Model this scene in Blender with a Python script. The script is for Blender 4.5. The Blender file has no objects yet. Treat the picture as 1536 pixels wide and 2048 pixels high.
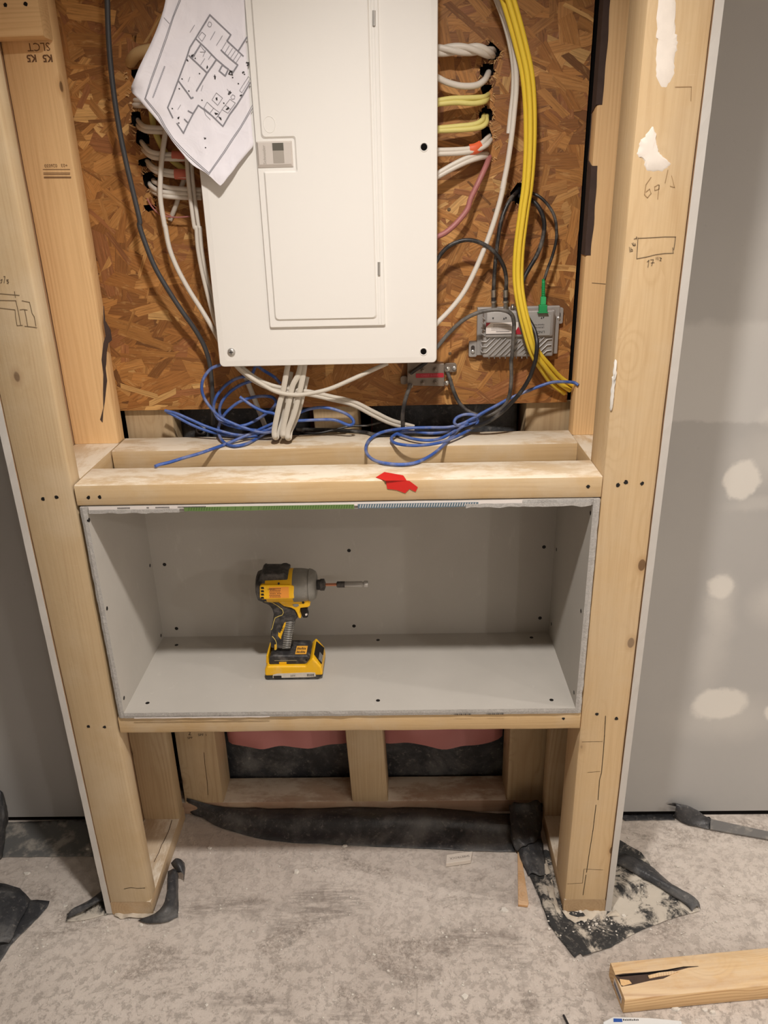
import bpy, bmesh, math, random
import numpy as np
from mathutils import Vector, Matrix

S = bpy.context.scene
COL = S.collection

# ------------------------------------------------------------------ camera
F, PITCH, YAW, ROLL = 1532.6, 0.39199, -0.021855, -0.024563
CX, CY, CZ = 0.10318, -1.20097, 1.43699


def cam_axes():
    cy, sy, cp, sp, cr, sr = math.cos(YAW), math.sin(YAW), math.cos(PITCH), math.sin(PITCH), math.cos(ROLL), math.sin(ROLL)
    fwd = Vector((sy * cp, cy * cp, -sp))
    r0 = Vector((cy, -sy, 0))
    u0 = r0.cross(fwd)
    return cr * r0 + sr * u0, -sr * r0 + cr * u0, fwd


AX, UP, FW = cam_axes()
cam = bpy.data.cameras.new('camera')
cam.sensor_fit = 'HORIZONTAL'
cam.sensor_width = 36.0
cam.lens = F / 1536 * 36.0
cam.clip_start = 0.02
camo = bpy.data.objects.new('camera', cam)
M = Matrix.Identity(4)
for i in range(3):
    M[i][0], M[i][1], M[i][2] = AX[i], UP[i], -FW[i]
M[0][3], M[1][3], M[2][3] = CX, CY, CZ
camo.matrix_world = M
COL.objects.link(camo)
S.camera = camo

# ------------------------------------------------------------------ world, lights, exposure
w = bpy.data.worlds.new('world')
S.world = w
w.use_nodes = True
w.node_tree.nodes['Background'].inputs[0].default_value = (0.9, 0.85, 0.78, 1)
w.node_tree.nodes['Background'].inputs[1].default_value = 0.02
S.view_settings.view_transform = 'Standard'
S.view_settings.look = 'None'
S.view_settings.exposure = -0.33
S.view_settings.gamma = 1.0
S.view_settings.use_curve_mapping = False


def disk_lamp(name, x, y, watts, size=0.085, color=(1.0, 0.94, 0.885), spread=170):
    l = bpy.data.lights.new(name, 'AREA')
    l.shape = 'DISK'
    l.size = size
    l.energy = watts
    l.spread = math.radians(spread)
    l.color = color
    o = bpy.data.objects.new(name, l)
    o.location = (x, y, 2.068)
    COL.objects.link(o)
    return o


disk_lamp('ceiling_or_fill_lamp', 0.097, -0.577, 19, spread=146)
disk_lamp('ceiling_or_fill_lamp', 2.7, -0.577, 34)
disk_lamp('ceiling_or_fill_lamp', 2.75, -2.0, 26)  # light inferred behind the camera, split into three added lamps for soft fill
disk_lamp('ceiling_or_fill_lamp', 2.0, -3.1, 26)  # second of the three added fill lamps
disk_lamp('ceiling_or_fill_lamp', 1.3, -3.2, 14)  # third added fill lamp, kept weaker


# ------------------------------------------------------------------ helpers
def ray(x, y):
    return Vector((CX, CY, CZ)), FW + AX * ((x - 768) / F) - UP * ((y - 1024) / F)


def onY(x, y, Y):
    o, d = ray(x, y)
    return o + d * ((Y - o.y) / d.y)


def onZ(x, y, z):
    o, d = ray(x, y)
    return o + d * ((z - o.z) / d.z)


def onX(x, y, X):
    o, d = ray(x, y)
    return o + d * ((X - o.x) / d.x)


def lin(c):
    c = c / 255.0
    return c / 12.92 if c <= 0.04045 else ((c + 0.055) / 1.055) ** 2.4


def rgb(r, g, b):
    return (lin(r), lin(g), lin(b), 1.0)


class MB:
    def __init__(self):
        self.v, self.f, self.m = [], [], []

    def add(self, vs, fs, mi=0):
        n = len(self.v)
        self.v += [Vector(p) for p in vs]
        self.f += [[i + n for i in f] for f in fs]
        self.m += [mi] * len(fs)
        return self

    def box(self, x0, x1, y0, y1, z0, z1, mi=0):
        return self.add([(x0, y0, z0), (x1, y0, z0), (x1, y1, z0), (x0, y1, z0), (x0, y0, z1), (x1, y0, z1), (x1, y1, z1), (x0, y1, z1)],
                        [(0, 3, 2, 1), (4, 5, 6, 7), (0, 1, 5, 4), (1, 2, 6, 5), (2, 3, 7, 6), (3, 0, 4, 7)], mi)

    def prism(self, pts, d, mi=0):
        """closed outline (3d points) pushed along vector d"""
        n = len(pts)
        d = Vector(d)
        a = [Vector(p) for p in pts]
        vs = a + [p + d for p in a]
        fs = [list(range(n))[::-1], list(range(n, 2 * n))]
        fs += [(i, (i + 1) % n, n + (i + 1) % n, n + i) for i in range(n)]
        return self.add(vs, fs, mi)

    def lathe(self, o, axis, prof, n=24, mi=0):
        """prof: list of (along, radius)"""
        o = Vector(o)
        ax = Vector(axis).normalized()
        u = ax.orthogonal().normalized()
        v = ax.cross(u)
        vs, fs = [], []
        for (t, r) in prof:
            for k in range(n):
                a = 2 * math.pi * k / n
                vs.append(o + ax * t + (u * math.cos(a) + v * math.sin(a)) * r)
        for i in range(len(prof) - 1):
            for k in range(n):
                k2 = (k + 1) % n
                fs.append((i * n + k, i * n + k2, (i + 1) * n + k2, (i + 1) * n + k))
        fs.append([k for k in range(n)][::-1])
        fs.append([(len(prof) - 1) * n + k for k in range(n)])
        return self.add(vs, fs, mi)

    def tube(self, path, r, n=10, mi=0, flat=1.0, fdir=None, sub=6, rfun=None):
        P = smooth(path, sub) if sub > 1 else [Vector(p) for p in path]
        vs, fs = [], []
        up = None
        for i, p in enumerate(P):
            t = (P[min(i + 1, len(P) - 1)] - P[max(i - 1, 0)])
            if t.length < 1e-9:
                t = Vector((0, 0, 1))
            t.normalize()
            if fdir is not None:
                up = Vector(fdir)
            elif up is None:
                up = t.orthogonal()
            up = (up - t * up.dot(t))
            if up.length < 1e-6:
                up = t.orthogonal()
            up.normalize()
            s = t.cross(up)
            rr = r if rfun is None else r * rfun(i / max(1, len(P) - 1))
            for k in range(n):
                a = 2 * math.pi * k / n
                vs.append(p + (up * math.cos(a) + s * (math.sin(a) * flat)) * rr)
        for i in range(len(P) - 1):
            for k in range(n):
                k2 = (k + 1) % n
                fs.append((i * n + k, i * n + k2, (i + 1) * n + k2, (i + 1) * n + k))
        fs.append([k for k in range(n)][::-1])
        fs.append([(len(P) - 1) * n + k for k in range(n)])
        return self.add(vs, fs, mi)

    def build(self, name, mats, parent=None, smooth_shade=False, bevel=0.0, seg=2, origin=None, rot=None, recalc=True):
        if not isinstance(mats, (list, tuple)):
            mats = [mats]
        if parent is not None and origin is None:
            org = world_loc(parent)
        elif origin is None:
            lo = Vector((min(p.x for p in self.v), min(p.y for p in self.v), min(p.z for p in self.v)))
            hi = Vector((max(p.x for p in self.v), max(p.y for p in self.v), max(p.z for p in self.v)))
            org = Vector(((lo.x + hi.x) / 2, (lo.y + hi.y) / 2, lo.z))
        else:
            org = Vector(origin)
        me = bpy.data.meshes.new(name)
        if rot is not None:
            ir = rot.to_matrix().inverted() if not isinstance(rot, Matrix) else rot.inverted()
            me.from_pydata([ir @ (p - org) for p in self.v], [], self.f)
        else:
            me.from_pydata([p - org for p in self.v], [], self.f)
        for m in mats:
            me.materials.append(m)
        for p, mi in zip(me.polygons, self.m):
            p.material_index = mi
        if recalc:
            bm = bmesh.new()
            bm.from_mesh(me)
            bmesh.ops.recalc_face_normals(bm, faces=bm.faces)
            bm.to_mesh(me)
            bm.free()
        if smooth_shade:
            me.shade_smooth()
            me.set_sharp_from_angle(angle=math.radians(40))
        o = bpy.data.objects.new(name, me)
        COL.objects.link(o)
        if parent is not None:
            o.parent = parent
            o.location = (0, 0, 0) if origin is None else org - world_loc(parent)
        else:
            o.location = org
            if rot is not None:
                o.rotation_mode = 'QUATERNION'
                o.rotation_quaternion = rot.to_quaternion() if isinstance(rot, Matrix) else rot
        if bevel:
            b = o.modifiers.new('bevel', 'BEVEL')
            b.width = bevel
            b.segments = seg
            b.limit_method = 'ANGLE'
            b.angle_limit = math.radians(35)
        return o


def world_loc(o):
    v = Vector(o.location)
    while o.parent:
        o = o.parent
        v = v + Vector(o.location)
    return v


def smooth(path, sub):
    P = [Vector(p) for p in path]
    if len(P) < 3:
        return [P[0].lerp(P[-1], i / sub) for i in range(sub + 1)]
    out = []
    for i in range(len(P) - 1):
        p0 = P[i - 1] if i > 0 else P[i] * 2 - P[i + 1]
        p1, p2 = P[i], P[i + 1]
        p3 = P[i + 2] if i + 2 < len(P) else P[i + 1] * 2 - P[i]
        for k in range(sub):
            t = k / sub
            out.append(0.5 * ((2 * p1) + (p2 - p0) * t + (2 * p0 - 5 * p1 + 4 * p2 - p3) * t * t + (3 * p1 - p0 - 3 * p2 + p3) * t ** 3))
    out.append(P[-1])
    return out


def empty(name, loc):
    o = bpy.data.objects.new(name, None)
    o.location = loc
    o.empty_display_size = 0.05
    COL.objects.link(o)
    return o


def tag(o, label=None, cat=None, group=None, kind=None):
    if label:
        o['label'] = label
    if cat:
        o['category'] = cat
    if group:
        o['group'] = group
    if kind:
        o['kind'] = kind
    return o


# ------------------------------------------------------------------ materials
class NT:
    def __init__(self, name):
        self.mat = bpy.data.materials.new(name)
        self.mat.use_nodes = True
        self.t = self.mat.node_tree
        self.b = self.t.nodes['Principled BSDF']

    def n(self, kind, **kw):
        nd = self.t.nodes.new(kind)
        for k, v in kw.items():
            setattr(nd, k, v)
        return nd

    def link(self, a, b):
        self.t.links.new(a, b)

    def put(self, sock, v):
        if isinstance(v, bpy.types.NodeSocket):
            self.link(v, sock)
        elif v is not None:
            sock.default_value = v

    def math(self, op, a, b=None, c=None, clamp=False):
        nd = self.n('ShaderNodeMath', operation=op, use_clamp=clamp)
        self.put(nd.inputs[0], a)
        self.put(nd.inputs[1], b)
        self.put(nd.inputs[2], c)
        return nd.outputs[0]

    def vmath(self, op, a, b=None):
        nd = self.n('ShaderNodeVectorMath', operation=op)
        self.put(nd.inputs[0], a)
        self.put(nd.inputs[1], b)
        return nd.outputs['Value'] if op in ('LENGTH', 'DOT_PRODUCT', 'DISTANCE') else nd.outputs[0]

    def mix(self, f, a, b, mode='MIX'):
        nd = self.n('ShaderNodeMix', data_type='RGBA', blend_type=mode)
        self.put(nd.inputs[0], f)
        self.put(nd.inputs[6], a)
        self.put(nd.inputs[7], b)
        return nd.outputs[2]

    def coord(self, which='Object'):
        return self.n('ShaderNodeTexCoord').outputs[which]

    def mapping(self, v, scale=(1, 1, 1), loc=(0, 0, 0), rot=(0, 0, 0)):
        nd = self.n('ShaderNodeMapping')
        self.put(nd.inputs[0], v)
        nd.inputs['Scale'].default_value = scale
        nd.inputs['Location'].default_value = loc
        nd.inputs['Rotation'].default_value = rot
        return nd.outputs[0]

    def noise(self, v, scale=5, detail=4, rough=0.55, dist=0.0, out='Fac'):
        nd = self.n('ShaderNodeTexNoise')
        self.put(nd.inputs['Vector'], v)
        nd.inputs['Scale'].default_value = scale
        nd.inputs['Detail'].default_value = detail
        nd.inputs['Roughness'].default_value = rough
        nd.inputs['Distortion'].default_value = dist
        return nd.outputs[out]

    def ramp(self, f, stops):
        nd = self.n('ShaderNodeValToRGB')
        self.put(nd.inputs[0], f)
        cr = nd.color_ramp
        while len(cr.elements) < len(stops):
            cr.elements.new(0.5)
        for e, (p, c) in zip(cr.elements, stops):
            e.position = p
            e.color = c if len(c) == 4 else (*c, 1)
        return nd.outputs[0]

    def step(self, f, a, b):
        nd = self.n('ShaderNodeMapRange', interpolation_type='SMOOTHSTEP')
        self.put(nd.inputs[0], f)
        nd.inputs[1].default_value = a
        nd.inputs[2].default_value = b
        return nd.outputs[0]

    def sep(self, v):
        nd = self.n('ShaderNodeSeparateXYZ')
        self.put(nd.inputs[0], v)
        return nd.outputs

    def comb(self, x, y, z):
        nd = self.n('ShaderNodeCombineXYZ')
        for i, q in enumerate((x, y, z)):
            self.put(nd.inputs[i], q)
        return nd.outputs[0]

    def bump(self, h, strength=0.3, dist=0.002):
        nd = self.n('ShaderNodeBump')
        self.put(nd.inputs['Height'], h)
        nd.inputs['Strength'].default_value = strength
        nd.inputs['Distance'].default_value = dist
        self.link(nd.outputs[0], self.b.inputs['Normal'])

    def done(self, color=None, rough=0.6, metal=0.0, spec=0.5):
        self.put(self.b.inputs['Base Color'], color)
        self.put(self.b.inputs['Roughness'], rough)
        self.put(self.b.inputs['Metallic'], metal)
        self.b.inputs['Specular IOR Level'].default_value = spec
        return self.mat


def m_plain(name, col, rough=0.5, metal=0.0, spec=0.5, var=0.12, scale=40, dust=None):
    t = NT(name)
    co = t.coord()
    f = t.noise(co, scale, 4)
    c = t.mix(t.math('MULTIPLY', f, var), col, tuple(x * 0.45 for x in col[:3]) + (1,))
    if dust:
        g = t.step(t.noise(co, dust[1], 5, 0.65), dust[2], dust[3])
        c = t.mix(t.math('MULTIPLY', g, dust[4] if len(dust) > 4 else 0.7), c, dust[0])
    return t.done(c, rough, metal, spec)


def m_wood(name, base, dark, dust=0.0, ring=0.35, knot=True, rough=0.62):
    t = NT(name)
    co = t.coord()
    rnd = t.n('ShaderNodeObjectInfo').outputs['Random']
    off = t.comb(t.math('MULTIPLY', rnd, 7.3), t.math('MULTIPLY', rnd, 3.1), t.math('MULTIPLY', rnd, 13.7))
    p = t.vmath('ADD', co, off)
    # knots bend the grain
    kp = t.mapping(p, (14.0, 14.0, 8.0))
    vo = t.n('ShaderNodeTexVoronoi', feature='F1')
    t.link(kp, vo.inputs['Vector'])
    vo.inputs['Scale'].default_value = 1.0
    kd = vo.outputs['Distance']
    kr = t.sep(vo.outputs['Color'])[0]
    kon = t.math('GREATER_THAN', kr, 0.42)
    bend = t.math('MULTIPLY', t.math('MULTIPLY', t.step(kd, 0.5, 0.05), kon), 0.016)
    warp = t.noise(t.mapping(p, (6, 6, 1.1)), 1.0, 2, out='Color')
    wv = t.vmath('SCALE', t.vmath('SUBTRACT', warp, (0.5, 0.5, 0.5)))
    wv.node.inputs['Scale'].default_value = 0.06
    cx = t.sep(co)
    q = t.vmath('ADD', t.comb(t.math('ADD', cx[0], bend), t.math('ADD', cx[1], t.math('ADD', bend, t.math('MULTIPLY', t.math('SUBTRACT', rnd, 0.3), 0.09))), 0.0), wv)
    rr = t.vmath('LENGTH', q)
    rings = t.math('ADD', t.math('MULTIPLY', t.math('SINE', t.math('MULTIPLY', rr, 1050.0)), 0.5), 0.5)
    rings = t.math('MULTIPLY', t.math('POWER', rings, 2.6), t.step(t.noise(t.mapping(p, (22, 22, 2)), 1.0, 3), 0.32, 0.66))
    fine = t.noise(t.mapping(p, (260, 260, 5)), 1.0, 4, 0.6)
    broad = t.noise(t.mapping(p, (14, 14, 1.2)), 1.0, 3)
    c = t.mix(t.math('MULTIPLY', rings, ring * 1.35), base, dark)
    c = t.mix(t.math('MULTIPLY', t.step(fine, 0.35, 0.8), 0.28), c, dark)
    c = t.mix(t.math('MULTIPLY', t.step(broad, 0.4, 0.75), 0.30), c, tuple(min(1, x * 1.22) for x in base[:3]) + (1,))
    if knot:
        k = t.math('MULTIPLY', t.step(kd, 0.10, 0.078), kon)
        k2 = t.math('MULTIPLY', t.step(kd, 0.20, 0.09), kon)
        c = t.mix(t.math('MULTIPLY', k2, 0.42), c, dark)
        c = t.mix(t.math('MULTIPLY', k, 0.8), c, rgb(92, 62, 36))
    # saw marks, scuffs and plaster dust
    if dust > 0:
        d = t.step(t.noise(p, 7, 6, 0.6), 0.42, 0.7)
        c = t.mix(t.math('MULTIPLY', d, dust * 0.6), c, rgb(206, 190, 164))
        up = t.step(t.sep(t.n('ShaderNodeNewGeometry').outputs['Normal'])[2], 0.6, 0.9)
        d2 = t.step(t.noise(t.mapping(p, (20, 20, 9)), 1, 8, 0.72), 0.40, 0.58)
        c = t.mix(t.math('MULTIPLY', t.math('MULTIPLY', up, t.math('ADD', t.math('MULTIPLY', d2, 0.72), 0.18)), min(1, dust * 1.1)), c, rgb(232, 222, 204))
    scr = t.step(t.noise(t.mapping(p, (40, 40, 260)), 1.0, 2), 0.68, 0.8)
    c = t.mix(t.math('MULTIPLY', scr, 0.10), c, rgb(240, 226, 200))
    h = t.math('ADD', t.math('MULTIPLY', fine, 0.6), t.math('MULTIPLY', t.noise(p, 60, 4), 0.7))
    t.bump(h, 0.35, 0.0012)
    return t.done(c, rough, 0, 0.3)


DUST = rgb(196, 186, 172)
WOODS = dict(
    post=m_wood('pine_post_dusty', rgb(190, 166, 130), rgb(156, 124, 86), dust=0.55, ring=0.16),
    rpost=m_wood('pine_post_right', rgb(206, 178, 137), rgb(168, 130, 86), dust=0.4, ring=0.16),
    stud=m_wood('pine_stud_warm', rgb(232, 194, 142), rgb(190, 140, 88), dust=0.0, ring=0.26),
    rail=m_wood('pine_rail', rgb(198, 169, 126), rgb(158, 121, 78), dust=0.85, ring=0.14, knot=False),
    plate=m_wood('pine_floor_plate', rgb(188, 160, 124), rgb(146, 112, 76), dust=1.0, ring=0.2, knot=False),
    low=m_wood('pine_low', rgb(186, 162, 127), rgb(142, 112, 78), dust=0.35, ring=0.26),
    pink=m_wood('pine_plate', rgb(172, 140, 116), rgb(128, 96, 74), dust=0.75, ring=0.2, knot=False),
    offcut=m_wood('pine_offcut', rgb(226, 192, 144), rgb(174, 124, 76), dust=0.25, ring=0.5, knot=False),
)


def m_gyp_edge():
    t = NT('gypsum_core')
    co = t.coord()
    f = t.noise(co, 260, 4, 0.7)
    c = t.mix(f, rgb(150, 146, 142), rgb(214, 210, 204))
    t.bump(t.noise(co, 420, 4, 0.8), 0.9, 0.002)
    return t.done(c, 0.9, 0, 0.2)


def m_paper_face():
    t = NT('drywall_grey_paper')
    co = t.coord()
    f = t.noise(co, 9, 5)
    c = t.mix(f, rgb(176, 171, 163), rgb(190, 185, 177))
    sp = t.step(t.noise(co, 140, 3, 0.7), 0.62, 0.75)
    c = t.mix(t.math('MULTIPLY', sp, 0.12), c, rgb(214, 210, 202))
    sm = t.step(t.noise(t.mapping(co, (24, 24, 7)), 1, 5, 0.7), 0.62, 0.72)
    c = t.mix(t.math('MULTIPLY', sm, 0.16), c, rgb(222, 218, 210))
    return t.done(c, 0.85, 0, 0.25)


GYP = m_gyp_edge()
DRY = m_paper_face()
BACKPAPER = m_plain('drywall_brown_back_paper', rgb(172, 138, 104), 0.85, var=0.2, scale=25)
MUD = m_plain('joint_compound', rgb(226, 221, 212), 0.8, var=0.06, scale=30)
EDGEM = m_plain('board_edge_paper', rgb(204, 199, 192), 0.85, var=0.2, scale=30)
BLACK = m_plain('black_void', rgb(16, 14, 13), 0.9, spec=0.1)
HOLE = m_plain('screw_head_black', rgb(22, 20, 20), 0.45, spec=0.4)


def m_walls(name, patches, band):
    """grey wallboard with smears of joint compound; coordinates in metres on the wall"""
    t = NT(name)
    co = t.coord()
    f = t.noise(co, 3.0, 5)
    c = t.mix(f, rgb(172, 170, 168), rgb(184, 182, 178))
    dn = t.noise(co, 14, 5, 0.6, out='Color')
    wob = t.vmath('SCALE', t.vmath('SUBTRACT', dn, (0.5, 0.5, 0.5)))
    wob.node.inputs['Scale'].default_value = 0.05
    p = t.sep(t.vmath('ADD', co, wob))
    X, Z = p[0], p[2]
    if band:
        z0, z1, x0 = band
        b = t.math('MULTIPLY', t.math('MULTIPLY', t.step(Z, z0 - .006, z0 + .004), t.step(Z, z1 + .012, z1 - .012)), t.step(X, x0 - .02, x0))
        c = t.mix(t.math('MULTIPLY', b, 0.62), c, rgb(206, 204, 200))
    for (x, z, rx, rz, s, a) in patches:
        e = t.vmath('LENGTH', t.comb(t.math('DIVIDE', t.math('SUBTRACT', X, x), rx), 0.0, t.math('DIVIDE', t.math('SUBTRACT', Z, z), rz)))
        k = t.step(e, 1.0 + s, 1.0 - s)
        c = t.mix(t.math('MULTIPLY', k, a), c, rgb(226, 222, 214))
    sp = t.step(t.noise(co, 90, 3, 0.7), 0.66, 0.74)
    c = t.mix(t.math('MULTIPLY', sp, 0.10), c, rgb(120, 116, 110))
    t.bump(t.noise(co, 40, 3), 0.12, 0.001)
    return t.done(c, 0.82, 0, 0.3)


def m_floor():
    t = NT('dusty_concrete')
    co = t.coord()
    big = t.noise(co, 2.6, 6, 0.6)
    mid = t.noise(co, 13, 9, 0.72, 0.2)
    fin = t.noise(co, 85, 7, 0.74)
    c = t.mix(t.step(big, 0.35, 0.7), rgb(218, 208, 198), rgb(200, 189, 179))
    c = t.mix(t.math('MULTIPLY', t.step(mid, 0.52, 0.68), 0.34), c, rgb(162, 152, 144))
    y = t.sep(co)[1]
    near = t.step(y, 0.05, -0.30)
    # scuffed patches where the dust has been walked off
    scuff = t.step(t.noise(t.mapping(co, (5, 9, 1), (2.3, .4, 0)), 1, 6, 0.68, 0.5), 0.52, 0.62)
    grit = t.step(t.noise(co, 120, 6, 0.8), 0.40, 0.58)
    c = t.mix(t.math('MULTIPLY', t.math('MULTIPLY', scuff, grit), 0.62), c, rgb(146, 134, 124))
    clump = t.step(t.noise(co, 52, 10, 0.80, 0.25), 0.50, 0.60)
    c = t.mix(t.math('MULTIPLY', clump, t.math('ADD', t.math('MULTIPLY', near, 0.40), 0.06)), c, rgb(142, 133, 124))
    gr = t.step(t.noise(t.mapping(co, (6, 4, 1), (3.1, 1.7, 0)), 1, 7, 0.75), 0.60, 0.68)
    c = t.mix(t.math('MULTIPLY', t.math('MULTIPLY', gr, grit), 0.55), c, rgb(150, 149, 142))
    # brushed scuffs where dust was dragged about
    px_ = t.sep(t.vmath('ADD', co, t.vmath('MULTIPLY', t.vmath('SUBTRACT', t.noise(co, 7, 5, 0.7, out='Color'), (.5, .5, .5)), (.16, .10, 0))))
    brush = t.step(t.noise(t.mapping(co, (10, 70, 1), (0, 0, 0), (0, 0, .12)), 1, 8, 0.74), 0.40, 0.58)
    for (sx, sy, rx, ry, am) in ((-.30, .02, .11, .035, .6), (-.07, .03, .10, .055, .65), (-.13, -.02, .10, .03, .45), (.25, -.07, .13, .03, .6), (.32, -.12, .05, .035, .5), (.30, .04, .08, .03, .4), (.34, -.19, .035, .04, .5), (-.2, -.2, .1, .03, .45), (.10, -.14, .08, .02, .4), (-.02, -.22, .07, .03, .4)):
        e_ = t.vmath('LENGTH', t.comb(t.math('DIVIDE', t.math('SUBTRACT', px_[0], sx), rx), t.math('DIVIDE', t.math('SUBTRACT', px_[1], sy), ry), 0.0))
        c = t.mix(t.math('MULTIPLY', t.math('MULTIPLY', t.step(e_, 1.15, .45), brush), am), c, rgb(140, 130, 122))
    st = t.noise(t.mapping(co, (5, 60, 1), (0, 0, 0), (0, 0, 0.22)), 1, 6, 0.68)
    c = t.mix(t.math('MULTIPLY', t.step(st, 0.60, 0.70), 0.35), c, rgb(152, 143, 134))
    st2 = t.noise(t.mapping(co, (90, 7, 1), (1, 4, 0), (0, 0, 0.35)), 1, 5, 0.66)
    c = t.mix(t.math('MULTIPLY', t.math('MULTIPLY', t.step(st2, 0.58, 0.70), t.step(big, 0.45, 0.58)), 0.36), c, rgb(152, 142, 132))
    c = t.mix(t.math('MULTIPLY', t.step(fin, 0.56, 0.68), 0.40), c, rgb(232, 226, 217))
    c = t.mix(t.math('MULTIPLY', t.step(fin, 0.40, 0.28), 0.36), c, rgb(134, 124, 114))
    h = t.math('ADD', t.math('ADD', t.math('MULTIPLY', mid, 0.8), t.math('MULTIPLY', fin, 0.9)), t.math('MULTIPLY', clump, -0.25))
    t.bump(h, 0.6, 0.004)
    return t.done(c, 0.92, 0, 0.15)


def m_osb_flake():
    t = NT('osb_strand')
    at = t.n('ShaderNodeAttribute', attribute_name='strand').outputs['Color']
    uv = t.n('ShaderNodeUVMap').outputs[0]
    g = t.noise(t.mapping(uv, (14, 330, 1)), 1, 5, 0.68)
    g2 = t.noise(t.mapping(uv, (40, 120, 1)), 1, 4, 0.66)
    c = t.mix(t.math('MULTIPLY', t.step(g, 0.40, 0.72), 0.55), at, rgb(84, 52, 26))
    c = t.mix(t.math('MULTIPLY', t.step(g2, 0.55, 0.70), 0.40), c, rgb(206, 162, 104))
    c = t.mix(t.math('MULTIPLY', t.step(g2, 0.36, 0.26), 0.50), c, rgb(70, 42, 22))
    t.bump(g, 0.5, 0.0012)
    return t.done(c, 0.5, 0, 0.35)


def m_poly():
    t = NT('black_poly_sheet')
    co = t.coord()
    d = t.step(t.noise(co, 9, 7, 0.68, 0.3), 0.42, 0.72)
    d2 = t.step(t.noise(co, 90, 5, 0.7), 0.55, 0.7)
    c = t.mix(t.math('MULTIPLY', d, 0.55), rgb(54, 55, 58), rgb(132, 130, 127))
    c = t.mix(t.math('MULTIPLY', d2, 0.34), c, rgb(164, 158, 150))
    t.bump(t.noise(co, 26, 5, 0.6, 0.5), 0.5, 0.006)
    return t.done(c, t.math('ADD', t.math('MULTIPLY', d, 0.4), 0.36), 0, 0.45)


def m_poly_dusty():
    t = NT('black_poly_sheet_under_dust')
    co = t.coord()
    r_ = t.vmath('LENGTH', t.mapping(co, (4.6, 6.4, 0), (-.10, .10, 0)))
    d = t.step(t.math('SUBTRACT', t.math('ADD', t.noise(co, 17, 10, 0.72, 0.5), 0.10), t.math('MULTIPLY', r_, 0.16)), 0.47, 0.58)
    d2 = t.step(t.noise(co, 80, 5, 0.7), 0.52, 0.66)
    c = t.mix(t.math('MULTIPLY', d2, 0.32), rgb(54, 54, 54), rgb(150, 144, 136))
    c = t.mix(t.math('MULTIPLY', d, 0.92), c, rgb(205, 196, 182))
    t.bump(t.math('ADD', d, t.noise(co, 60, 5)), 0.4, 0.004)
    return t.done(c, 0.75, 0, 0.3)


OSBF = m_osb_flake()
POLY = m_poly()
POLYD = m_poly_dusty()
FLOORM = m_floor()
PANELW = m_plain('panel_white_enamel', rgb(236, 233, 227), 0.38, spec=0.45, var=0.03, scale=6)
LATCHM = m_plain('latch_grey_plastic', rgb(206, 198, 190), 0.45, var=0.05)
STEEL = m_plain('zinc_steel', rgb(192, 190, 186), 0.36, 0.65, var=0.2)
NICKEL = m_plain('nickel', rgb(190, 186, 178), 0.3, 0.9, var=0.3)
ALU = m_plain('cast_aluminium', rgb(168, 164, 160), 0.52, 0.35, var=0.15, scale=60)
LABELG = m_plain('grey_label', rgb(158, 156, 152), 0.5, var=0.05)
LABELW = m_plain('white_label', rgb(226, 218, 212), 0.5, var=0.05)
REDM = m_plain('red_print', rgb(178, 36, 52), 0.45, var=0.15)
INK = m_plain('black_ink', rgb(38, 34, 34), 0.7)
INKG = m_plain('grey_ink', rgb(140, 138, 144), 0.8)
INKB = m_plain('stamp_ink_brown', rgb(112, 78, 50), 0.8)
PENCIL = m_plain('pencil_line', rgb(112, 94, 70), 0.8)
PAPER = None
CWHITE = m_plain('cable_white_sheath', rgb(222, 214, 202), 0.45, var=0.08, scale=60)
CWHITED = m_plain('cable_white_dusty', rgb(206, 198, 184), 0.6, var=0.15, scale=60)
CCREAM = m_plain('cable_pale_yellow', rgb(226, 214, 130), 0.5, var=0.12, scale=50)
CYEL = m_plain('cable_yellow_sheath', rgb(236, 203, 62), 0.42, var=0.12, scale=50)
CBLACK = m_plain('cable_black_sheath', rgb(34, 33, 34), 0.42, dust=(rgb(136, 130, 122), 30, 0.45, 0.7, 0.55))
CGREYD = m_plain('cable_black_under_dust', rgb(52, 50, 49), 0.5, dust=(rgb(140, 134, 126), 26, 0.36, 0.64, 0.55))
CBLUE = m_plain('cable_blue_sheath', rgb(56, 92, 168), 0.45, dust=(rgb(150, 152, 164), 34, 0.42, 0.66, 0.55))
CPINK = m_plain('cable_faded_red_sheath', rgb(176, 112, 108), 0.5, var=0.2)
ORANGE = m_plain('orange_tape', rgb(232, 104, 62), 0.4)
SALMON = m_plain('faded_red_tape', rgb(206, 112, 92), 0.5)
GREEN = m_plain('green_plastic', rgb(28, 150, 84), 0.4)
DYEL = m_plain('tool_yellow_plastic', rgb(240, 184, 22), 0.42, var=0.08, dust=(rgb(220, 204, 170), 40, 0.55, 0.75, 0.25))
DBLK = m_plain('tool_black_rubber', rgb(40, 39, 40), 0.55, dust=(rgb(128, 122, 116), 60, 0.42, 0.7, 0.45))
DGRY = m_plain('tool_grey_gearcase', rgb(136, 133, 126), 0.45, 0.2, dust=(rgb(170, 164, 154), 70, 0.5, 0.7, 0.4))
COPPER = m_plain('driver_bit_copper', rgb(196, 130, 100), 0.35, 0.7)
INSUL = m_plain('pink_insulation_wrap', rgb(196, 128, 124), 0.5, var=0.25, scale=12)
REDTAPE = m_plain('red_sheathing_tape', rgb(214, 40, 34), 0.32, var=0.25, scale=16)
TAPEG = m_plain('green_board_tape', rgb(104, 130, 74), 0.6)
TAPEN = m_plain('blue_grey_board_tape', rgb(96, 116, 128), 0.6)
BARK = m_plain('bark', rgb(84, 66, 58), 0.9, var=0.9, scale=50)
CRUMB = m_plain('gypsum_crumb', rgb(222, 216, 206), 0.9, var=0.15)
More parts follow.
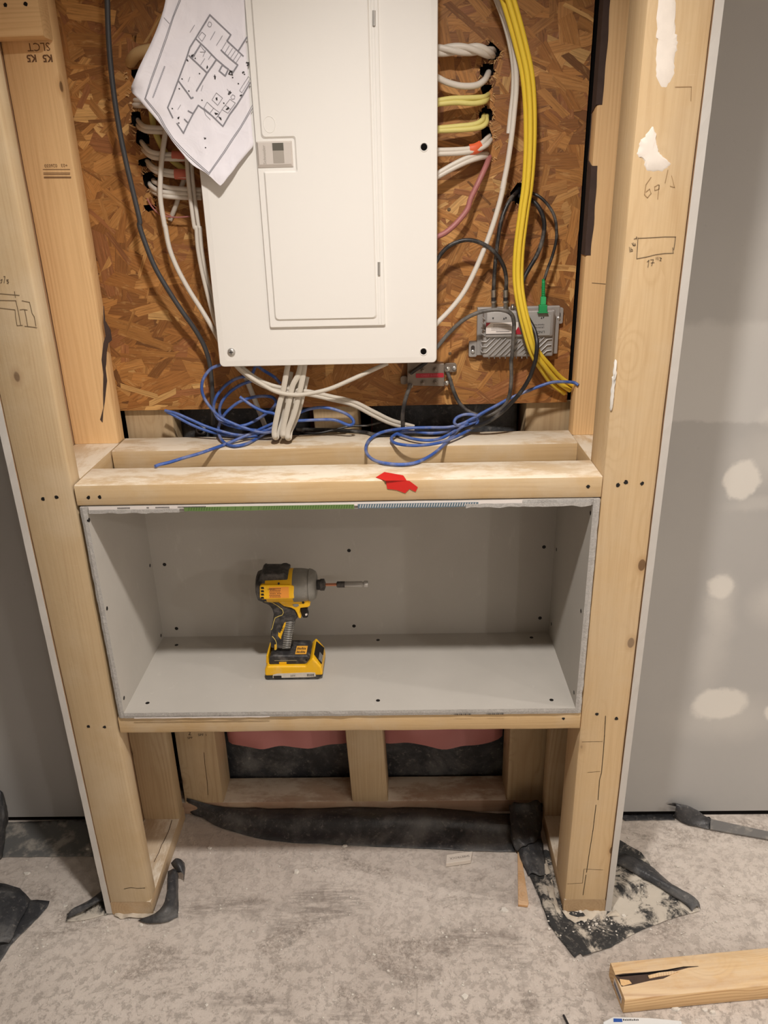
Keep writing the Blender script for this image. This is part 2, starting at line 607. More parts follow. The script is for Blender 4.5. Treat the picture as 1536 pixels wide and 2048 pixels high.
DUSTM = m_plain('gypsum_dust_heap', rgb(206, 195, 178), 0.95, var=0.25, scale=60)
CEILM = m_plain('bare_ceiling_board', rgb(196, 190, 182), 0.9)
DIM = m_plain('bare_grey_board', rgb(186, 180, 172), 0.9)
SHEETM = m_plain('white_plastic_film', rgb(226, 228, 228), 0.4)
BLUEP = m_plain('blue_print', rgb(40, 86, 168), 0.5)

rng = random.Random(7)

# ------------------------------------------------------------------ the setting
H = 0.4415          # half the clear width between the two side frames
ZT = 0.9976         # top of the upper rails
ZB = 0.5228         # top of the lower rail


def struct(name, mb, mat, **kw):
    o = mb.build(name, mat, origin=(0, 0, 0), **kw)
    o['kind'] = 'structure'
    return o


struct('floor', MB().box(-3, 3, -3.6, 0.6, -0.08, 0.0), FLOORM)
struct('ceiling', MB().box(-3, 3, -3.6, 0.6, 2.08, 2.15), CEILM)
struct('wall_east', MB().box(3.0, 3.1, -3.6, 0.6, 0, 2.08), DIM)
struct('wall_west', MB().box(-3.1, -3.0, -3.6, 0.6, 0, 2.08), DIM)
struct('wall_south', MB().box(-3, 3, -3.7, -3.6, 0, 2.08), DIM)
struct('wall_north', MB().box(-3, 3, 0.47, 0.6, 0, 2.08), BLACK)
WR = m_walls('wallboard_right', [(0.806, 0.885, 0.036, 0.042, 0.16, 0.85), (0.795, 0.637, 0.024, 0.026, 0.3, 0.75), (0.835, 0.332, 0.062, 0.046, 0.18, 0.8),
                                 (0.99, 0.307, 0.046, 0.034, 0.12, 0.8), (0.80, 0.60, 0.028, 0.05, 0.8, 0.3), (0.80, 0.50, 0.03, 0.11, 0.9, 0.25), (0.86, 0.93, 0.07, 0.05, 0.9, 0.3),
                                 (0.84, 0.83, 0.05, 0.012, 0.8, 0.25), (0.93, 0.60, 0.05, 0.05, 0.8, 0.35), (0.86, 0.29, 0.10, 0.05, 0.9, 0.3), (0.80, 1.28, 0.05, 0.1, 0.9, 0.25),
                                 (0.845, 1.385, 0.05, 0.04, 0.8, 0.55), (0.86, 1.02, 0.035, 0.02, 0.6, 0.4)], (1.008, 1.2, 0.5))
WL = m_walls('wallboard_left', [], None)
struct('wall_right', MB().box(0.5575, 3.0, 0.276, 0.2887, 0.013, 2.08), WR)
struct('gap_shade_strip_1', MB().box(-3.0, -0.546, 0.2775, 0.2880, 0.0, 0.0119), BLACK)  # black strip added so the gap under the left wallboard looks dark
struct('gap_shade_strip_2', MB().box(0.560, 3.0, 0.2775, 0.2880, 0.0, 0.0129), BLACK)  # same added dark strip for the gap under the right wallboard
struct('wall_left', MB().box(-3.0, -0.5435, 0.276, 0.2887, 0.012, 2.08), WL)


def noise1(a, b=0.0, c=0.0):
    from mathutils import noise
    return noise.noise(Vector((a, b, c)))


def lumber(name, x0, x1, y0, y1, z0, z1, mat, label=None, seed=0, wav=0.0012, rad=0.0035, top=None, parent=None, cat='lumber', wane=None):
    """a length of 2x4 with eased, slightly uneven edges; its long axis is local Z. wane(t, corner) -> extra chamfer"""
    d = [x1 - x0, y1 - y0, z1 - z0]
    L = max(range(3), key=lambda i: d[i])
    axes = {2: (Vector((1, 0, 0)), Vector((0, 1, 0)), Vector((0, 0, 1))),
            0: (Vector((0, 1, 0)), Vector((0, 0, 1)), Vector((1, 0, 0))),
            1: (Vector((0, 0, 1)), Vector((1, 0, 0)), Vector((0, 1, 0)))}[L]
    rot = Matrix([[axes[j][i] for j in range(3)] for i in range(3)])
    ctr = Vector(((x0 + x1) / 2, (y0 + y1) / 2, (z0 + z1) / 2))
    ex = [abs(axes[j].dot(Vector(d))) / 2 for j in range(3)]
    n = max(2, int(d[L] / 0.03))
    mb = MB()
    vs, fs = [], []
    for i in range(n + 1):
        t = -ex[2] + 2 * ex[2] * i / n
        sec = []
        for ci, (sx, sy) in enumerate(((1, 1), (-1, 1), (-1, -1), (1, -1))):
            r = rad * (1 + 0.5 * noise1(t * 9, seed + ci * 3.7)) + wav * abs(noise1(t * 25, seed * 1.7 + ci))
            if wane:
                r += wane(t + ctr[L], sx, sy)
            cx, cy = sx * (ex[0] - r), sy * (ex[1] - r)
            a0 = {(1, 1): 0, (-1, 1): 90, (-1, -1): 180, (1, -1): 270}[(sx, sy)]
            for k in range(3):
                a = math.radians(a0 + 45 * k)
                sec.append((cx + r * math.cos(a), cy + r * math.sin(a)))
        sh = noise1(t * 1.3, seed + 50) * 0.0012
        for (a, b) in sec:
            vs.append(ctr + axes[0] * (a + sh) + axes[1] * b + axes[2] * t)
    m = 12
    for i in range(n):
        for k in range(m):
            k2 = (k + 1) % m
            fs.append((i * m + k, i * m + k2, (i + 1) * m + k2, (i + 1) * m + k))
    fs.append(list(range(m))[::-1])
    fs.append([n * m + k for k in range(m)])
    mb.add(vs, fs)
    if top:
        pass
    o = mb.build(name, mat, parent=parent, origin=ctr, rot=rot if parent is None else None, smooth_shade=True)
    if label:
        tag(o, label, cat)
    return o


TOP = 2.076
HL = H + 0.0055      # left frame sits a touch further out
OL, OR = -HL - 0.089, H + 0.089
# front posts
lp = lumber('front_post', OL, -HL, 0, 0.038, 0.038, TOP, WOODS['post'], 'dusty front pine post at the left corner of the panel frame', 1, rad=0.004,
            wane=lambda z, sx, sy: (0.006 + 0.005 * noise1(z * 6, 3) + .0015 * noise1(z * 60, 3)) if (sx > 0 and sy < 0) else 0, cat='post')
rp = lumber('front_post', H, OR, 0, 0.089, 0.038, TOP, WOODS['rpost'], 'front pine post at the right corner with a pencil sketch and plaster smears', 2, rad=0.0035,
            wane=lambda z, sx, sy: (0.003 + 0.004 * noise1(z * 5, 9)) if (sx < 0 and sy < 0) else 0, cat='post')
# sole plates of the two side frames
lumber('sole_plate', OL, -HL, 0, 0.278, 0.0, 0.038, WOODS['plate'], 'short pine floor plate with a split under the left post', 3, cat='plate')
lumber('sole_plate', H, OR, 0, 0.278, 0.0, 0.038, WOODS['plate'], 'short pine floor plate with heaped dust under the right post', 4, cat='plate')
# rear studs, lower and upper
lumber('rear_stud', OL, -HL, 0.238, 0.276, 0.038, ZT - 0.038, WOODS['low'], 'short rear stud standing on the left floor plate below the niche', 5, cat='stud')
lumber('rear_stud', H, OR, 0.238, 0.276, 0.038, ZT - 0.038, WOODS['low'], 'short rear stud in shade on the right floor plate below the niche', 6, cat='stud')
uls = lumber('rear_stud', OL, -HL, 0.238, 0.276, ZT, TOP, WOODS['stud'], 'tall rear stud left of the panel with ink stamps and a dark bark split', 7, rad=0.005, cat='stud')
urs = lumber('rear_stud', H, OR, 0.238, 0.276, ZT, TOP, WOODS['stud'], 'tall rear stud right of the panel with bark along its inner edge', 8, cat='stud')
# block high on the left rear stud
lumber('nailer_block', -0.62, -0.4475, 0.2, 0.2375, 1.681, 1.77, WOODS['stud'], 'horizontal nailer block screwed across the tall left stud', 9, cat='block', rad=0.005)
# ladder frame above the niche
lumber('side_block', OL, -HL, 0.0385, 0.277, ZT - 0.038, ZT - 0.0004, WOODS['rail'], 'flat side block joining the rails at the left end', 10, cat='block')
lumber('side_block', H, OR, 0.0895, 0.277, ZT - 0.038, ZT - 0.0004, WOODS['rail'], 'flat side block joining the rails at the right end', 11, cat='block')
fr = lumber('front_rail', -H - 0.0022, H - 0.0005, 0.0, 0.089, ZT - 0.038, ZT, WOODS['rail'], 'upper front rail over the niche with dust and red tape', 12, wav=0.002, cat='rail')
lumber('back_rail', -H - 0.0022, H - 0.0005, 0.187, 0.276, ZT - 0.038, ZT, WOODS['rail'], 'upper back rail under the coiled blue cables', 13, rad=0.005, cat='rail')
br = lumber('lower_rail', -H - 0.0022, H - 0.0005, 0.0, 0.089, ZB - 0.038, ZB, WOODS['rail'], 'lower rail beneath the niche floor board', 14, wav=0.003, cat='rail')
# house wall framing behind
lumber('wall_plate', -0.75, 0.75, 0.2917, 0.3807, 0.0, 0.038, WOODS['pink'], 'dusty reddish floor plate of the house wall in the low cavity', 15, cat='plate')
lumber('wall_stud', -0.4470, -0.350, 0.2917, 0.3807, 0.038, TOP, WOODS['low'], 'house wall stud at the left of the low cavity, with ink stamps', 16, cat='stud')
lumber('wall_stud', 0.3580, 0.448, 0.2917, 0.3807, 0.038, TOP, WOODS['low'], 'house wall stud at the right of the low cavity, above crumpled plastic', 17, cat='stud')
cs = MB()
cstud = lumber('wall_stud', -0.045, 0.045, 0.2917, 0.3807, 0.038, TOP, WOODS['low'], 'middle house wall stud with arched grain in the low cavity', 18, cat='stud')
cstud.location.x += 0.018
# lean: shear the stud a little to the left as it rises
for v_ in cstud.data.vertices:
    v_.co.x += -(v_.co.z + (0.038 + TOP) / 2 - 1.057 + (1.057 - 0.038)) * 0.04


# ------------------------------------------------------------------ plasterboard pieces on the frame
def board(name, mb, front_mat, parent=None, **kw):
    return mb.build(name, front_mat, parent, **kw)


def slab_two(x0, x1, y0, y1, z0, z1, edge_axis='y'):
    """box whose narrow front edge shows the gypsum core (slot 1), inner faces slot 0, other side slot 2"""
    mb = MB()
    n = max(2, int((z1 - z0) / 0.02))
    vs, fs, ms = [], [], []
    for i in range(n + 1):
        z = z0 + (z1 - z0) * i / n
        j = noise1(z * 40, x0 * 30) * 0.0008
        vs += [(x0, y0 + j, z), (x1, y0 - j, z), (x1, y1, z), (x0, y1, z)]
    for i in range(n):
        a, b = i * 4, i * 4 + 4
        mb_f = [((a, a + 1, b + 1, b), 1), ((a + 1, a + 2, b + 2, b + 1), 0), ((a + 2, a + 3, b + 3, b + 2), 1), ((a + 3, a, b, b + 3), 2)]
        for f, m in mb_f:
            fs.append(f)
            ms.append(m)
    fs += [(3, 2, 1, 0), (n * 4, n * 4 + 1, n * 4 + 2, n * 4 + 3)]
    ms += [1, 1]
    k = len(mb.v)
    mb.v += [Vector(p) for p in vs]
    mb.f += [list(f) for f in fs]
    mb.m += ms
    return mb


o = slab_two(OL - 0.0132, OL - 0.0005, 0.0, 0.2755, 0.004, TOP).build('side_board', [BACKPAPER, EDGEM, DRY])
tag(o, 'white-edged plasterboard sheet on the outer face of the left frame', 'plasterboard')
o = slab_two(OR + 0.0005, OR + 0.0132, -0.001, 0.2755, 0.004, TOP).build('side_board', [DRY, EDGEM, BACKPAPER])
tag(o, 'white-edged plasterboard sheet on the outer face of the right frame', 'plasterboard')

# the niche lining
T = 0.0127
ZC = ZT - 0.038
niche = empty('niche_lining', (0, 0.13, ZB))
tag(niche, 'grey plasterboard niche box around the yellow impact driver', 'niche')
YB = 0.2690
bk = MB().box(-H + 0.001, H - 0.001, YB, YB + T, ZB, ZC - 0.001).build('back_panel', DRY, niche)


def jag_box(x0, x1, y0, y1, z0, z1, seed):
    """horizontal board; its front edge is broken unevenly: slot 0 paper, slot 1 core"""
    n = 90
    mb = MB()
    vs = []
    for i in range(n + 1):
        x = x0 + (x1 - x0) * i / n
        a = 0.0010 * noise1(x * 60, seed) + 0.0006 * noise1(x * 200, seed)
        b = 0.0012 * noise1(x * 30, seed + 9)
        vs += [(x, y0 + a, z1), (x, y0 - 0.0006 + b, (z0 + z1) / 2 + b), (x, y0 + 0.0004 + b, z0), (x, y1, z0), (x, y1, z1)]
    fs, ms = [], []
    for i in range(n):
        a, b = i * 5, i * 5 + 5
        for k, m in ((0, 1), (1, 1), (2, 0), (3, 1), (4, 0)):
            fs.append((a + k, a + (k + 1) % 5, b + (k + 1) % 5, b + k))
            ms.append(m)
    fs += [(0, 1, 2, 3, 4), tuple(n * 5 + k for k in (4, 3, 2, 1, 0))]
    ms += [1, 1]
    mb.v = [Vector(p) for p in vs]
    mb.f = [list(f) for f in fs]
    mb.m = ms
    return mb


flb = jag_box(-H + T, H - T, -0.0035, YB, ZB + 0.0006, ZB + T, 3).build('floor_panel', [DRY, GYP], niche)
clb = jag_box(-H + T, H - T, 0.0005, YB, ZC - T, ZC - 0.0008, 5).build('ceiling_panel', [DRY, GYP], niche)
for s in (-1, 1):
    mb = MB()
    n = 60
    xi, xo = s * (H - T), s * (H - 0.0008)
    vs = []
    for i in range(n + 1):
        z = ZB + 0.001 + (ZC - ZB - 0.002) * i / n
        a = 0.0009 * noise1(z * 70, s * 5) + 0.0006 * noise1(z * 190, s)
        e = 0.0012 * noise1(z * 45, s * 3 + 7) - 0.0008
        vs += [(xi, -0.0028 + a * 0.4, z), ((xi + xo) / 2, -0.0036 + a, z), (xo + s * min(0, e), -0.002 + a, z), (xo, YB, z), (xi, YB, z)]
    fs, ms = [], []
    for i in range(n):
        a, b = i * 5, i * 5 + 5
        for k, m in ((0, 1), (1, 1), (2, 0), (3, 1), (4, 0)):
            fs.append((a + k, a + (k + 1) % 5, b + (k + 1) % 5, b + k))
            ms.append(m)
    fs += [(0, 1, 2, 3, 4), tuple(n * 5 + k for k in (4, 3, 2, 1, 0))]
    ms += [1, 1]
    mb.v = [Vector(p) for p in vs]
    mb.f = [list(f) for f in fs]
    mb.m = ms
    mb.build('side_panel', [DRY, GYP], niche)
# screw heads in the lining
zf = ZB + T


def screw_at(p, nrm, r=0.0040, parent=None, mat=HOLE, name='screw'):
    return MB().lathe(Vector(p) - Vector(nrm) * 0.002, nrm, [(0, r), (0.0022, r), (0.0026, r * 0.8)], 14).build(name, mat, parent)


for (x, y) in ((329, 1129), (698, 1101), (1088, 1094), (353, 1257), (708, 1252), (1080, 1236)):
    screw_at(onY(x, y, YB), (0, -1, 0), parent=niche)
for (x, y) in ((353, 1290), (756, 1280), (1063, 1275), (295, 1406), (756, 1401), (1103, 1400)):
    screw_at(onZ(x, y, zf), (0, 0, 1), parent=niche)
for (x, y) in ((178, 1040), (214, 1217), (248, 1396), (300, 1131), (322, 1271)):
    screw_at(onX(x, y, -H + T), (1, 0, 0), parent=niche)
for (x, y) in ((1181, 1026), (1113, 1099), (1103, 1248), (1162, 1222), (1148, 1385)):
    screw_at(onX(x, y, H - T), (-1, 0, 0), parent=niche)
# printed tape and torn paper on the lining's front edges
def edge_strip(name, xs, z0, z1, y, mat, parent, waves=0.0, seed=0):
    mb = MB()
    n = max(2, int((xs[1] - xs[0]) / 0.008))
    vs = []
    for i in range(n + 1):
        x = xs[0] + (xs[1] - xs[0]) * i / n
        d = waves * noise1(x * 50, seed)
        vs += [(x, y, z0 + d), (x, y, z1), (x, y + 0.0006, z1), (x, y + 0.0006, z0 + d)]
    for i in range(n):
        a, b = i * 4, i * 4 + 4
        mb.f += [[a, b, b + 1, a + 1], [a + 3, a + 2, b + 2, b + 3], [a, a + 3, b + 3, b], [a + 1, b + 1, b + 2, a + 2]]
        mb.m += [0] * 4
    mb.v += [Vector(p) for p in vs]
    return mb.build(name, mat, parent)


yT = -0.0022
edge_strip('white_edge_paper', (-0.425, 0.31), ZC - 0.0062, ZC - 0.0004, yT, LABELW, niche, 0.0008, 2)
edge_strip('green_printed_tape', (-0.262, 0.027), ZC - 0.0112, ZC - 0.0035, yT - 0.0004, TAPEG, niche, 0.0015, 4)
edge_strip('blue_grey_printed_tape', (0.033, 0.236), ZC - 0.0110, ZC - 0.0030, yT - 0.0004, TAPEN, niche, 0.001, 6)
mb = MB()
for k in range(64):
    x = -0.255 + k * 0.0044
    if -0.20 < x < -0.13 and k % 3:
        continue
    mb.add([(x, yT - 0.0009, ZC - 0.0095), (x + 0.0012, yT - 0.0009, ZC - 0.0095), (x + 0.0028, yT - 0.0009, ZC - 0.0038), (x + 0.0016, yT - 0.0009, ZC - 0.0038)], [(0, 1, 2, 3)])
mb.build('tape_hatching', m_plain('dark_green_ink', rgb(70, 104, 44), 0.6), niche)
mb = MB()
for k in range(46):
    x = 0.036 + k * 0.0043
    mb.add([(x, yT - 0.0009, ZC - 0.0095), (x + 0.0012, yT - 0.0009, ZC - 0.0095), (x + 0.0028, yT - 0.0009, ZC - 0.0034), (x + 0.0016, yT - 0.0009, ZC - 0.0034)], [(0, 1, 2, 3)])
mb.build('tape_hatching', LABELW, niche)
mb = MB()
for x0, n in ((-0.375, 10), (-0.325, 2), (-0.31, 11), (-0.272, 22)):
    for k in range(n):
        x = x0 + k * 0.0022
        mb.add([(x, yT - 0.0008, ZC - 0.004), (x + 0.0014, yT - 0.0008, ZC - 0.004), (x + 0.0014, yT - 0.0008, ZC - 0.002), (x, yT - 0.0008, ZC - 0.002)], [(0, 1, 2, 3)])
mb.build('edge_print', INK, niche)['kind'] = 'stuff'
mb = MB()
for x0 in (0.2, 0.262):
    for k in range(13):
        x = x0 + k * 0.0026
        ww = 0.0008 + 0.0008 * ((k * 7) % 3) / 2
        mb.add([(x, -0.0056, ZB + 0.0012), (x + ww, -0.0056, ZB + 0.0012), (x + ww, -0.0056, ZB + 0.0046), (x, -0.0056, ZB + 0.0046)], [(0, 1, 2, 3)])
mb.build('edge_print', INK, niche)['kind'] = 'stuff'
# torn grey paper hanging from the ceiling edge at both ends
for (xa, xb, sd) in ((-0.425, -0.27, 1), (0.215, 0.425, 8)):
    edge_strip('torn_paper', (xa, xb), ZC - 0.0125, ZC - 0.006, yT - 0.0012, GYP, niche, 0.003, sd)
edge_strip('white_edge_paper', (-0.41, -0.15), ZB + 0.0008, ZB + 0.0030, -0.0052, LABELW, niche, 0.0016, 12)

bpy.context.view_layer.update()
# ------------------------------------------------------------------ OSB backboard
YO = 0.2810
osb = empty('osb_backboard', (0, 0.287, 1.0520))
tag(osb, 'brown strand board backing behind the electrical panel and cables', 'strand board')
OX0, OX1, OZ0, OZ1 = -0.47, 0.4360, 1.0520, 2.07
holes = []
for (x, y, r) in ((985, 103, .014), (975, 143, .013), (972, 184, .013), (972, 230, .013), (972, 270, .014), (978, 306, .012), (1038, 386, .018),
                  (268, 150, .012), (272, 195, .012), (275, 238, .013), (285, 278, .014), (290, 322, .012), (300, 362, .015), (300, 410, .013)):
    p = onY(x, y, YO)
    holes.append((p.x, p.z, r))


def in_hole(x, z, k=1.0):
    for (a, b, r) in holes:
        d = math.hypot(x - a, z - b)
        if d < r * k * (1 + 0.35 * noise1(math.atan2(z - b, x - a) * 2.0, a * 40)):
            return True
    return False


c_ = 0.0045
nx, nz = int((OX1 - OX0) / c_), int((OZ1 - OZ0) / c_)
cxs = np.linspace(OX0, OX1, nx + 1)
czs = np.linspace(OZ0, OZ1, nz + 1)
mb = MB()
mb.v = [Vector((x, YO, z)) for z in czs for x in cxs]
near = {}
for j in range(nz):
    for i in range(nx):
        x, z = (cxs[i] + cxs[i + 1]) / 2, (czs[j] + czs[j + 1]) / 2
        if in_hole(x, z):
            continue
        a = j * (nx + 1) + i
        mb.f.append([a, a + 1, a + nx + 2, a + nx + 1])
        mb.m.append(0)
OSBB = m_plain('osb_core', rgb(128, 82, 42), 0.7, var=0.6, scale=70)
mb.build('board_face', OSBB, osb, recalc=False)
mb = MB()
e = 0.0098
mb.add([(OX0, YO, OZ0), (OX1, YO, OZ0), (OX1, YO + e, OZ0), (OX0, YO + e, OZ0), (OX0, YO, OZ1), (OX1, YO, OZ1), (OX1, YO + e, OZ1), (OX0, YO + e, OZ1)],
       [(0, 1, 2, 3), (1, 5, 6, 2), (0, 3, 7, 4)])
mb.build('board_edge', BLACK, osb)
# strands: thin wood flakes pressed over the face
vs, fs, cols, uvs = [], [], [], []
pal = [(rgb(162, 112, 60), 6), (rgb(174, 124, 70), 5), (rgb(146, 96, 50), 5), (rgb(190, 142, 84), 2.2), (rgb(206, 164, 104), 0.9), (rgb(122, 78, 42), 2.6), (rgb(138, 88, 56), 2.5), (rgb(98, 62, 36), 0.9)]
tot = sum(p[1] for p in pal)


def pick():
    r = rng.random() * tot
    for c, k in pal:
        r -= k
        if r <= 0:
            return c
    return pal[0][0]


NF = 2300
for n_ in range(NF):
    cx = rng.uniform(OX0, OX1)
    cz = rng.uniform(OZ0, 1.95)
    Lh = rng.uniform(0.016, 0.064) if n_ > 900 else rng.uniform(0.03, 0.08)
    Wh = rng.uniform(0.004, 0.0165) * (1.5 if n_ < 1500 else 0.95)
    if n_ > 2020:
        Wh *= 0.4
        Lh *= 0.6
    ang = rng.gauss(0, 0.62) + (math.pi / 2 if rng.random() < 0.22 else 0)
    u = Vector((math.cos(ang), 0, math.sin(ang)))
    v = Vector((-math.sin(ang), 0, math.cos(ang)))
    col = pick()
    k_ = rng.uniform(1.05, 1.45)
    col = tuple(a_ * .74 + b_ * .26 for a_, b_ in zip(col[:3], rgb(150, 104, 56)[:3]))
    col = (col[0] * k_, col[1] * k_, col[2] * k_, 1)
    y0 = YO - 0.0002 - 0.0011 * n_ / NF
    tilt = rng.uniform(-0.012, 0.012)
    tw = rng.uniform(-0.03, 0.03)
    skew0, skew1 = rng.uniform(-0.8, 0.8), rng.uniform(-0.8, 0.8)
    NS = 5
    base = len(vs)
    ou, ov = rng.uniform(0, 50), rng.uniform(0, 50)
    row = []
    for i in range(NS + 1):
        a = -Lh + 2 * Lh * i / NS
        for s in (-1, 1):
            sk = (skew0 * Wh * s if i == 0 else (skew1 * Wh * s if i == NS else 0)) + rng.uniform(-1, 1) * 0.0015
            b = s * Wh * (1 + rng.uniform(-0.12, 0.12))
            p = Vector((cx, y0 + a * tilt * 0.02 + b * tw * 0.1, cz)) + u * (a + sk) + v * b
            p.x = min(max(p.x, OX0), OX1)
            p.z = max(p.z, OZ0)
            row.append((p, (ou + a, ov + b)))
    ok = []
    for i in range(NS):
        q = [row[2 * i], row[2 * i + 2], row[2 * i + 3], row[2 * i + 1]]
        m = sum((a[0] for a in q), Vector()) / 4
        if in_hole(m.x, m.z, 1.05) or any(in_hole(a[0].x, a[0].z, 0.8) for a in q):
            continue
        b0 = len(vs)
        for p, t in q:
            vs.append(p)
            uvs.append(t)
        fs.append((b0, b0 + 1, b0 + 2, b0 + 3))
        cols += [col] * 4
me = bpy.data.meshes.new('strand_layer')
org = world_loc(osb)
me.from_pydata([p - org for p in vs], [], fs)
uvl = me.uv_layers.new(name='UVMap')
uvl.data.foreach_set('uv', [x for t in uvs for x in t])
ca = me.color_attributes.new('strand', 'FLOAT_COLOR', 'POINT')
ca.data.foreach_set('color', [x for c in cols for x in c])
me.materials.append(OSBF)
so = bpy.data.objects.new('strand_layer', me)
so['kind'] = 'stuff'
so.parent = osb
COL.objects.link(so)
# splinters round the drilled holes
mb = MB()
for (a, b, r) in holes:
    for k in range(16):
        th = rng.uniform(0, 6.28)
        p = Vector((a + math.cos(th) * r * 0.95, YO - 0.001, b + math.sin(th) * r * 0.95))
        d = Vector((math.cos(th + rng.uniform(-1.3, 1.3)), -rng.uniform(0.3, 1.2), math.sin(th + rng.uniform(-1.3, 1.3)))).normalized() * rng.uniform(0.004, 0.012)
        s = Vector((-d.z, 0, d.x)).normalized() * rng.uniform(0.0006, 0.0016)
        mb.add([p - s, p + s, p + d], [(0, 1, 2)])
so = mb.build('splinters', m_plain('pale_splinter', rgb(206, 164, 110), 0.7), osb, recalc=False)
so['kind'] = 'stuff'
mb = MB()
mb.box(-0.5, 0.46, 0.2910, 0.2915, 1.054, 2.07)
dm = mb.build('dark_gap_backing', BLACK)  # black sheet added so the holes and the board's edge gap read as shade
tag(dm, 'black sheet added behind the strand board to darken its drilled holes and edge gap', 'dark backing')
for (x, y) in ((898, 419), (988, 420), (1147, 760), (900, 707), (205, 720)):
    sc = screw_at(onY(x, y, YO - 0.0013), (0, -1, 0), 0.0032, osb, m_plain('rusty_screw', rgb(120, 96, 72), 0.5, 0.6))

# insulation and membrane in the house wall cavities
def lump_sheet(x0, x1, z0, z1, y, amp, nx, nz, seed, ragged=0.0):
    mb = MB()
    for j in range(nz + 1):
        for i in range(nx + 1):
            x = x0 + (x1 - x0) * i / nx
            z = z0 + (z1 - z0) * j / nz
            if ragged and j == 0:
                z += ragged * noise1(x * 12, seed)
            edge = min(i, nx - i) / nx
            mb.v.append(Vector((x, y - amp * (math.sin(math.pi * i / nx) ** 0.5 if 0 < i < nx else 0) + amp * 0.5 * noise1(x * 14, z * 14, seed), z)))
    for j in range(nz):
        for i in range(nx):
            a = j * (nx + 1) + i
            mb.f.append([a, a + 1, a + nx + 2, a + nx + 1])
            mb.m.append(0)
    return mb


for (x0, x1, lab, sd) in ((-0.347, -0.03, 'pink insulation batt left of the middle stud in the low cavity', 1), (0.045, 0.357, 'pink insulation batt right of the middle stud in the low cavity', 2)):
    o = lump_sheet(x0, x1, 0.145, 1.2, 0.395, 0.03, 26, 40, sd, 0.02).build('insulation_batt', INSUL, smooth_shade=True)
    tag(o, lab, 'insulation')
o = lump_sheet(-0.36, 0.37, 0.0, 0.20, 0.405, 0.012, 60, 16, 4).build('wall_membrane', POLY, smooth_shade=True)
tag(o, 'black plastic membrane at the back of the low cavity below the pink insulation', 'plastic sheet')
# dark plastic, hub and block in the slot under the strand board
o = lump_sheet(-0.35, -0.08, ZT - 0.03, 1.06, 0.345, 0.02, 40, 12, 11).build('vapour_sheet', POLY, smooth_shade=True)
tag(o, 'crumpled black plastic in the slot behind the left blue coil', 'plastic sheet')
o = lump_sheet(0.05, 0.35, ZT - 0.03, 1.06, 0.348, 0.02, 40, 12, 12).build('vapour_sheet', POLY, smooth_shade=True)
tag(o, 'crumpled black plastic in the slot behind the right blue coil', 'plastic sheet')
p = onY(403, 861, 0.318)
mb = MB().lathe(p, (0.1, -1, 0.5), [(0, 0.012), (0.006, 0.0125), (0.009, 0.010), (0.0095, 0.006), (0.014, 0.0055), (0.016, 0.004)], 20)
o = mb.build('knob', m_plain('dull_metal_plug', rgb(70, 66, 64), 0.4, 0.6), smooth_shade=True)
tag(o, 'round dark metal plug in the slot under the strand board, left', 'plug')

# ------------------------------------------------------------------ electrical panel
YP = 0.190
X0, X1, PZ0 = -0.2207, 0.1753, 1.1535
panel = empty('electrical_panel', (-0.023, YP, PZ0))
tag(panel, 'white breaker panel with closed door in the middle of the strand board', 'breaker panel')
MB().box(X0 + 0.022, X1 - 0.022, YP + 0.004, YO - 0.002, PZ0 + 0.022, 2.02).build('cabinet_box', PANELW, panel, bevel=0.003)
# cover: shallow dished sheet with rounded lower corners
def rrect(x0, x1, z0, z1, r, n=6):
    pts = []
    for (cx, cz, a0) in ((x1 - r, z1 - r, 0), (x0 + r, z1 - r, 90), (x0 + r, z0 + r, 180), (x1 - r, z0 + r, 270)):
        for k in range(n + 1):
            a = math.radians(a0 + 90 * k / n)
            pts.append((cx + r * math.cos(a), cz + r * math.sin(a)))
    return pts


def plate(levels, ys):
    """stack of same-length loops; first loop at the back"""
    mb = MB()
    n = len(levels[0])
    for L_, y in zip(levels, ys):
        mb.v += [Vector((a, y, b)) for a, b in L_]
    for i in range(len(levels) - 1):
        for k in range(n):
            k2 = (k + 1) % n
            mb.f.append([i * n + k, i * n + k2, (i + 1) * n + k2, (i + 1) * n + k])
            mb.m.append(0)
    mb.f.append([(len(levels) - 1) * n + k for k in range(n)])
    mb.m.append(0)
    mb.f.append([k for k in range(n)][::-1])
    mb.m.append(0)
    return mb


PT = 2.04
plate([rrect(X0, X1, PZ0, PT, .008), rrect(X0, X1, PZ0, PT, .008), rrect(X0 + .0012, X1 - .0012, PZ0 + .0012, PT - .0012, .007), rrect(X0 + .011, X1 - .011, PZ0 + .011, PT - .011, .006)],
      [YP + .012, YP + .003, YP + .0008, YP]).build('cover', PANELW, panel)
# door: raised leaf with a pressed inner field that steps round the latch
DX0, DX1, DZ0, DZ1 = -0.1225, 0.0835, 1.2228, 1.98
door = plate([rrect(DX0, DX1, DZ0, DZ1, .003), rrect(DX0, DX1, DZ0, DZ1, .003), rrect(DX0 + .0012, DX1 - .0012, DZ0 + .0012, DZ1 - .0012, .0025)], [YP + .002, YP - .0040, YP - .0052]).build('door', PANELW, panel)
LX1, LZ0, LZ1 = -0.0605, 1.4835, 1.5225
fx0, fx1, fz0, fz1 = DX0 + .010, 0.0690, DZ0 + .0125, DZ1 - .012


